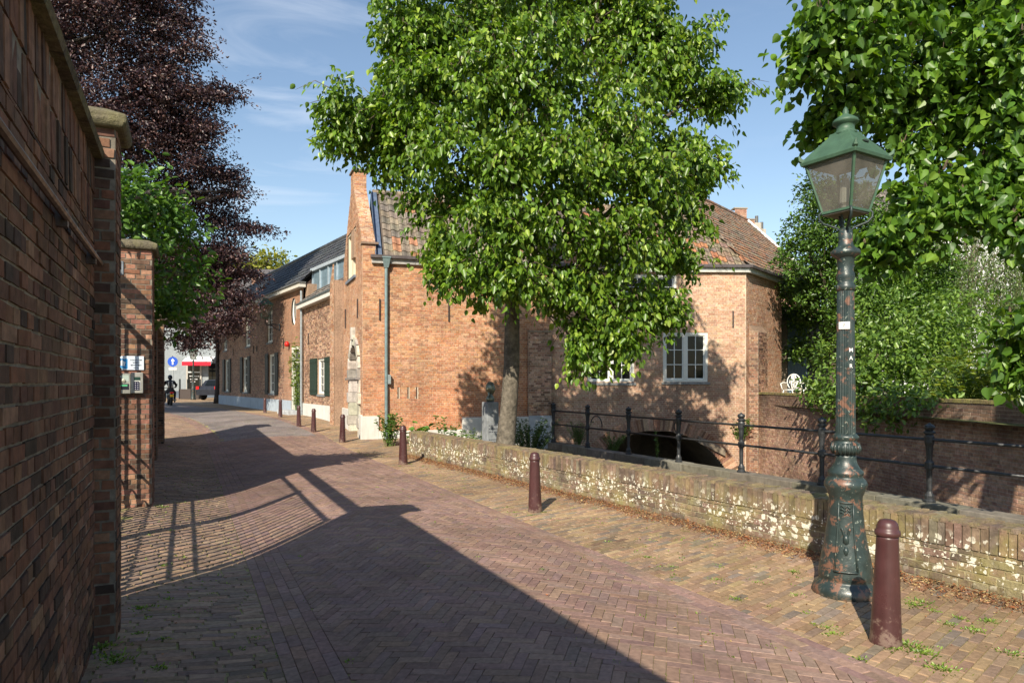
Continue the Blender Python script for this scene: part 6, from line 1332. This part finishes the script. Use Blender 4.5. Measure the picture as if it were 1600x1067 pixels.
# --- copper beech on the left
tr = thing('copper_beech', 'huge copper beech with dark purple leaves towering over the garden wall', 'tree', (*NS(-7, 26), .3))
LB = [(150, -40, 17, 140, 90), (260, 30, 17.5, 60, 70), (140, 60, 17, 100, 90), (230, 110, 17.5, 85, 70), (150, 160, 17, 80, 80), (280, 170, 18, 60, 45), (320, 150, 18, 40, 20), (220, 220, 18, 90, 70), (310, 240, 18.5, 60, 50), (350, 268, 19, 45, 18), (260, 310, 19, 80, 60), (340, 330, 20, 50, 35), (390, 360, 21, 32, 12), (290, 390, 21, 75, 50),
      (350, 400, 22, 50, 30), (300, 450, 23, 70, 45), (350, 456, 23, 42, 22), (372, 468, 23.5, 20, 12), (270, 490, 23, 40, 38), (340, 500, 25, 55, 28), (300, 530, 24, 40, 18), (372, 490, 26, 26, 12), (355, 150, 18.5, 24, 8), (300, 80, 17.5, 30, 14), (90, 200, 17, 60, 100), (60, -160, 17.5, 120, 100), (220, -150, 18, 110, 90), (100, -300, 18, 100, 90), (60, 230, 19, 120, 120), (-50, 180, 20, 130, 130), (0, 60, 19, 130, 120), (-120, 260, 20.5, 110, 120), (70, 330, 20.5, 90, 80), (-160, 160, 14.5, 150, 130), (-60, 250, 16, 120, 100), (-270, 90, 14, 150, 130), (-350, 200, 15, 140, 130), (-200, 20, 16, 150, 120), (200, 330, 20, 80, 60), (240, 420, 22, 60, 60), (370, 300, 19, 22, 8), (315, 205, 18, 40, 20), (375, 430, 23, 35, 12)]  # unseen lobes at far left added so the crown shades long house and street
lobes = [lobe(l[0], l[1], l[2] * (1.36 if l[2] < 19.5 else 1.36 - .05 * (l[2] - 19.5)), *[v * .84 for v in l[3:]]) for l in LB]
BP = [(0.056, 0.032, 0.037), (0.043, 0.026, 0.033), (0.076, 0.043, 0.045), (0.104, 0.060, 0.058), (0.033, 0.019, 0.028), (0.136, 0.074, 0.069)]
twg = MB(); n_ = foliage(tr, billow(lobes, 6), 7.5, 26, .12, BP, M['leaf_beech'], 'oval', droop=.25, spread=.42, twigs=twg, inner=.3, sprig=1.18, flat=.35, up=.6, col_rand=.3, shoots=1.8, shootlen=.9)
trunk_and_limbs(tr, (*NS(-7, 26), .3), (*NS(-6.8, 27), 13), .5, .15, lobes[1::3], (.07, .06, .055), lim=.22, twigs=twg, lr=.06); print('beech', n_)
# --- magnolia over the wall
tr = thing('magnolia_tree', 'bright green broad leaved tree leaning over the garden wall below the copper beech', 'tree', (*NS(-2.6, 9.6), 0))
LB = [(200, 290, 11.5, 40, 40), (250, 320, 12, 50, 35), (220, 360, 11.8, 55, 50), (280, 370, 12.4, 42, 40), (290, 420, 12.6, 38, 38), (230, 420, 12.2, 50, 45), (215, 460, 12.6, 45, 30), (262, 460, 13, 42, 24), (150, 330, 11, 60, 60), (275, 478, 13, 18, 12), (170, 420, 11.6, 50, 50)]
lobes = [lobe(l[0], l[1], l[2] * .79, *l[3:]) for l in LB]; foliage(tr, billow(lobes, 5), 12, 12, .115, [(.1, .2, .03), (.075, .16, .025), (.13, .24, .04), (.06, .13, .025)], M['leaf'], 'oval', droop=.15, spread=.22, inner=.35, up=.6)
trunk_and_limbs(tr, (*NS(-2.6, 9.6), 0), (*NS(-2.0, 9.8), 3.6), .14, .06, lobes[::2], (.13, .11, .08), lr=.05)
# --- yellow green trees far behind the long house
for i, (px, py, d, rx, ry, lb_) in enumerate(((350, 440, 62, 45, 38, 'yellow green tree far behind the beech and the long roof'), (412, 430, 66, 44, 34, 'small yellow green tree top behind the chimney of the long house'))):
    q = P(px, py, d); tr = thing('far_tree', lb_, 'tree', (q.x, q.y, .3), group='yellow green trees behind the long house')
    lobes = [lobe(px + dx, py + dy, d + dx * .02, rx * .5, ry * .5) for dx, dy in ((0, 0), (-rx * .5, ry * .2), (rx * .5, ry * .25), (0, ry * .5), (rx * .15, -ry * .35), (-rx * .4, ry * .7), (rx * .6, ry * .6))]
    foliage(tr, lobes, 3.2, 16, .42, [(.26, .26, .03), (.2, .22, .03), (.32, .3, .05), (.14, .17, .03)], M['leaf'], 'oval', droop=.1, spread=.8, inner=.4)
    trunk_and_limbs(tr, (q.x, q.y, .2), (q.x + .2, q.y, q.z + .5), .4, .15, lobes[::2], (.12, .1, .07))
# --- slender trunk at the corner of the long house
q = ground_at(341, 630); tr = thing('slender_street_tree', 'slender dark trunk at the far corner of the long house', 'tree', tuple(q)); lobes = [lobe(340, 505, 36, 30, 22), (tuple(P(330, 490, 37)), (1.1, 1.1, .8))]
foliage(tr, lobes, 8, 12, .11, [mul(c_, .6) for c_ in BP], M['leaf_beech'], 'oval', droop=.3, spread=.35); trunk_and_limbs(tr, tuple(q), (q.x + .1, q.y, 5.2), .2, .12, lobes, (.05, .04, .035))  # beech palette darkened to stand in for shade over this crown
# --- plants at the foot of the houses
HG = [(.1, .2, .035), (.08, .16, .03), (.13, .25, .05)]
BG = [(.05, .1, .02), (.065, .13, .025), (.04, .08, .018)]
def at_strip(px, d): return ((px - 800) / FP * d, d, -.3)
plant('strip_shrub', 'dense dark green shrub at the wall foot just right of the tree trunk', 'shrub', at_strip(828, 16.6), .95, 90, .06, BG, wid=.55, mat='leaf_dark')
plant('strip_plant', 'broad leaved plant above the low wall end near the downpipe', 'plant', at_strip(658, 16.2), .95, 9, .15, HG, wid=.4, shape='heart')
plant('strip_plant', 'sparse tall weed between the downpipe and the bust', 'plant', at_strip(697, 16.6), 1.0, 7, .11, HG, wid=.35)
plant('strip_plant', 'bushy grey green weeds just left of the pedestal', 'plant', at_strip(735, 16.4), .7, 40, .08, [(.14, .2, .07), (.1, .17, .05), (.2, .25, .1)], wid=.55)
plant('strip_plant', 'bright green weed left of the grey green bush in the strip', 'plant', at_strip(712, 16.2), .75, 22, .1, HG, wid=.35)
plant('corner_plant', 'leafy green weed at the foot of the downpipe', 'plant', (-3.05, 16.9, gz(-3.05, 16.9) - .02), .8, 28, .09, HG, wid=.35)
plant('ledge_weed', 'feathery green weed on the ledge right of the second railing post', 'plant', tuple(RF.p(.9, -.13, -.3)), .6, 34, .05, [(.12, .18, .06), (.09, .15, .04)], wid=.3)
plant('ledge_weed', 'low green weed on the ledge between second and third railing posts', 'plant', tuple(RF.p(2.6, -.13, -.25)), .4, 30, .05, [(.12, .18, .06), (.09, .15, .04)], wid=.35)
plant('ledge_weed', 'single thin weed stalk in front of the water arch', 'plant', tuple(RF.p(4.6, -.13, -.1)), .62, 2, .05, HG, wid=.05)
plant('wall_fern', 'round green fern growing from the canal house wall by a railing post', 'plant', tuple(F3.p(F3.at(1155), .55 - .6, .12)), .62, 24, .09, HG, wid=.35)
plant('door_climber', 'yellow green climbing plant around the door of the long house', 'climber', tuple(F6.p(F6.at(470), .4, .12)), 3.1, 14, .12, [(.2, .26, .04), (.14, .22, .04)], wid=.3)
# --- grass and weeds in the joints (stuff), leaf litter (stuff)
def tuft(pn, dd, x, y, n, h, sp_):
    z = gz(x, y)
    for _ in range(n):
        a = R.uniform(0, 6.28); r = abs(R.gauss(0, sp_)); pn.append((x + r * math.cos(a), y + r * math.sin(a), z - .005)); dd.append((math.cos(a) * .8, math.sin(a) * .8, R.uniform(.3, 1.4)))
pn, dd = [], []; sz = []
def addt(px, py, n, h, s_):
    x, y = G(px, py); k = len(pn); tuft(pn, dd, x, y, n, h, s_); sz.extend([h] * (len(pn) - k))
for px, py, k in ((1435, 1018, 1.5), (1475, 1045, 1.3), (1420, 1008, 1.4), (1440, 940, 1), (1433, 945, 1.2), (1402, 1014, 1), (1480, 975, .9), (1525, 985, 1), (1545, 970, 1), (1580, 1020, 1), (1500, 965, .7), (1240, 893, .9), (1245, 930, .7), (1150, 935, .7), (1120, 905, .6), (1050, 885, .6), (1010, 870, .6), (1188, 910, .6), (1290, 980, .7), (1305, 990, .7), (160, 1020, 1.6), (180, 1035, 1.1), (218, 955, 1.1), (178, 1042, 1.2), (245, 1045, .8), (255, 885, .6), (252, 1000, .6), (215, 995, .6), (375, 1005, .5), (400, 985, .5), (405, 970, .5), (830, 805, .7), (850, 800, .6), (805, 800, .5), (625, 728, .6), (640, 725, .6), (1560, 930, .8), (1460, 955, .6), (250, 795, .9), (265, 700, .8), (255, 690, .8), (1345, 1030, .6)):
    addt(px, py, int(75 * k), .016 * (.7 + .5 * k), .05 * k)
for _ in range(900):
    if R.random() < .55: n_, s_ = R.uniform(3.55, 5.0), R.uniform(3, 16)
    elif R.random() < .7: n_, s_ = R.uniform(-.35, .5), R.uniform(2.5, 14)
    else: n_, s_ = R.uniform(.8, 3.3), R.uniform(2.5, 10)
    x, y = NS(n_, s_)
    if lwf((x, y)) < .05: continue
    if noise.noise(Vector((x * 1.3, y * 1.3, 0))) < -.05: continue
    k = len(pn); tuft(pn, dd, x, y, R.randint(3, 8), .02, .02); sz.extend([R.uniform(.01, .022)] * (len(pn) - k))
pn = np.array(pn); dd = np.array(dd); gr = bpy.data.objects.new('x', None)
class _R: name = '__none__'
root0 = thing('tmp', '', ''); 
ob = leaf_mesh('grass', pn, dd, NR.normal(size=(len(pn), 3)) * .4 + [0, 0, .6], np.array(sz) * NR.uniform(.7, 1.3, len(pn)), np.array([(.2, .3, .04), (.15, .24, .035), (.25, .33, .06), (.1, .17, .03)])[NR.randint(0, 4, len(pn))], M['leaf'], root0, 'oval'); ob.parent = None; tag(ob, 'small weeds and grass growing in the paving joints', 'grass', kind='stuff')
pn, cc = [], []
for _ in range(15000):
    t_ = R.uniform(0, 12.8); o_ = abs(R.gauss(0, .12)) * (1 + .6 * noise.noise(Vector((t_ * 1.5, 0, 0)))) + .01; pp = LF.p(t_, 0, o_ + .02); z = gz(pp.x, pp.y)
    pn.append((pp.x, pp.y, z + R.uniform(.004, .02) + max(0, .03 - o_ * .2)))
for _ in range(420):
    n_, s_ = R.uniform(3.4, 5.3), R.uniform(2.5, 14); x, y = NS(n_, s_)
    if lwf((x, y)) > 0: pn.append((x, y, gz(x, y) + .008))
for _ in range(160):
    n_, s_ = R.uniform(-.4, 3.4), R.uniform(2.5, 12); x, y = NS(n_, s_); pn.append((x, y, gz(x, y) + .008))
pn = np.array(pn); d_ = NR.normal(size=(len(pn), 3)); d_[:, 2] *= .35; nn_ = NR.normal(size=(len(pn), 3)) * .35 + [0, 0, 1]
ob = leaf_mesh('leaf_litter', pn, d_, nn_, NR.uniform(.008, .026, len(pn)) * np.where(NR.uniform(size=len(pn)) > .97, 2.2, 1), np.array([(.3, .12, .05), (.24, .09, .04), (.36, .18, .08), (.18, .08, .04), (.45, .32, .15)])[NR.randint(0, 5, len(pn))], M['leaf_beech'], root0, 'oval'); ob.parent = None; tag(ob, 'red brown dry leaf litter heaped along the foot of the low wall', 'leaf litter', kind='stuff')
bpy.data.objects.remove(root0)
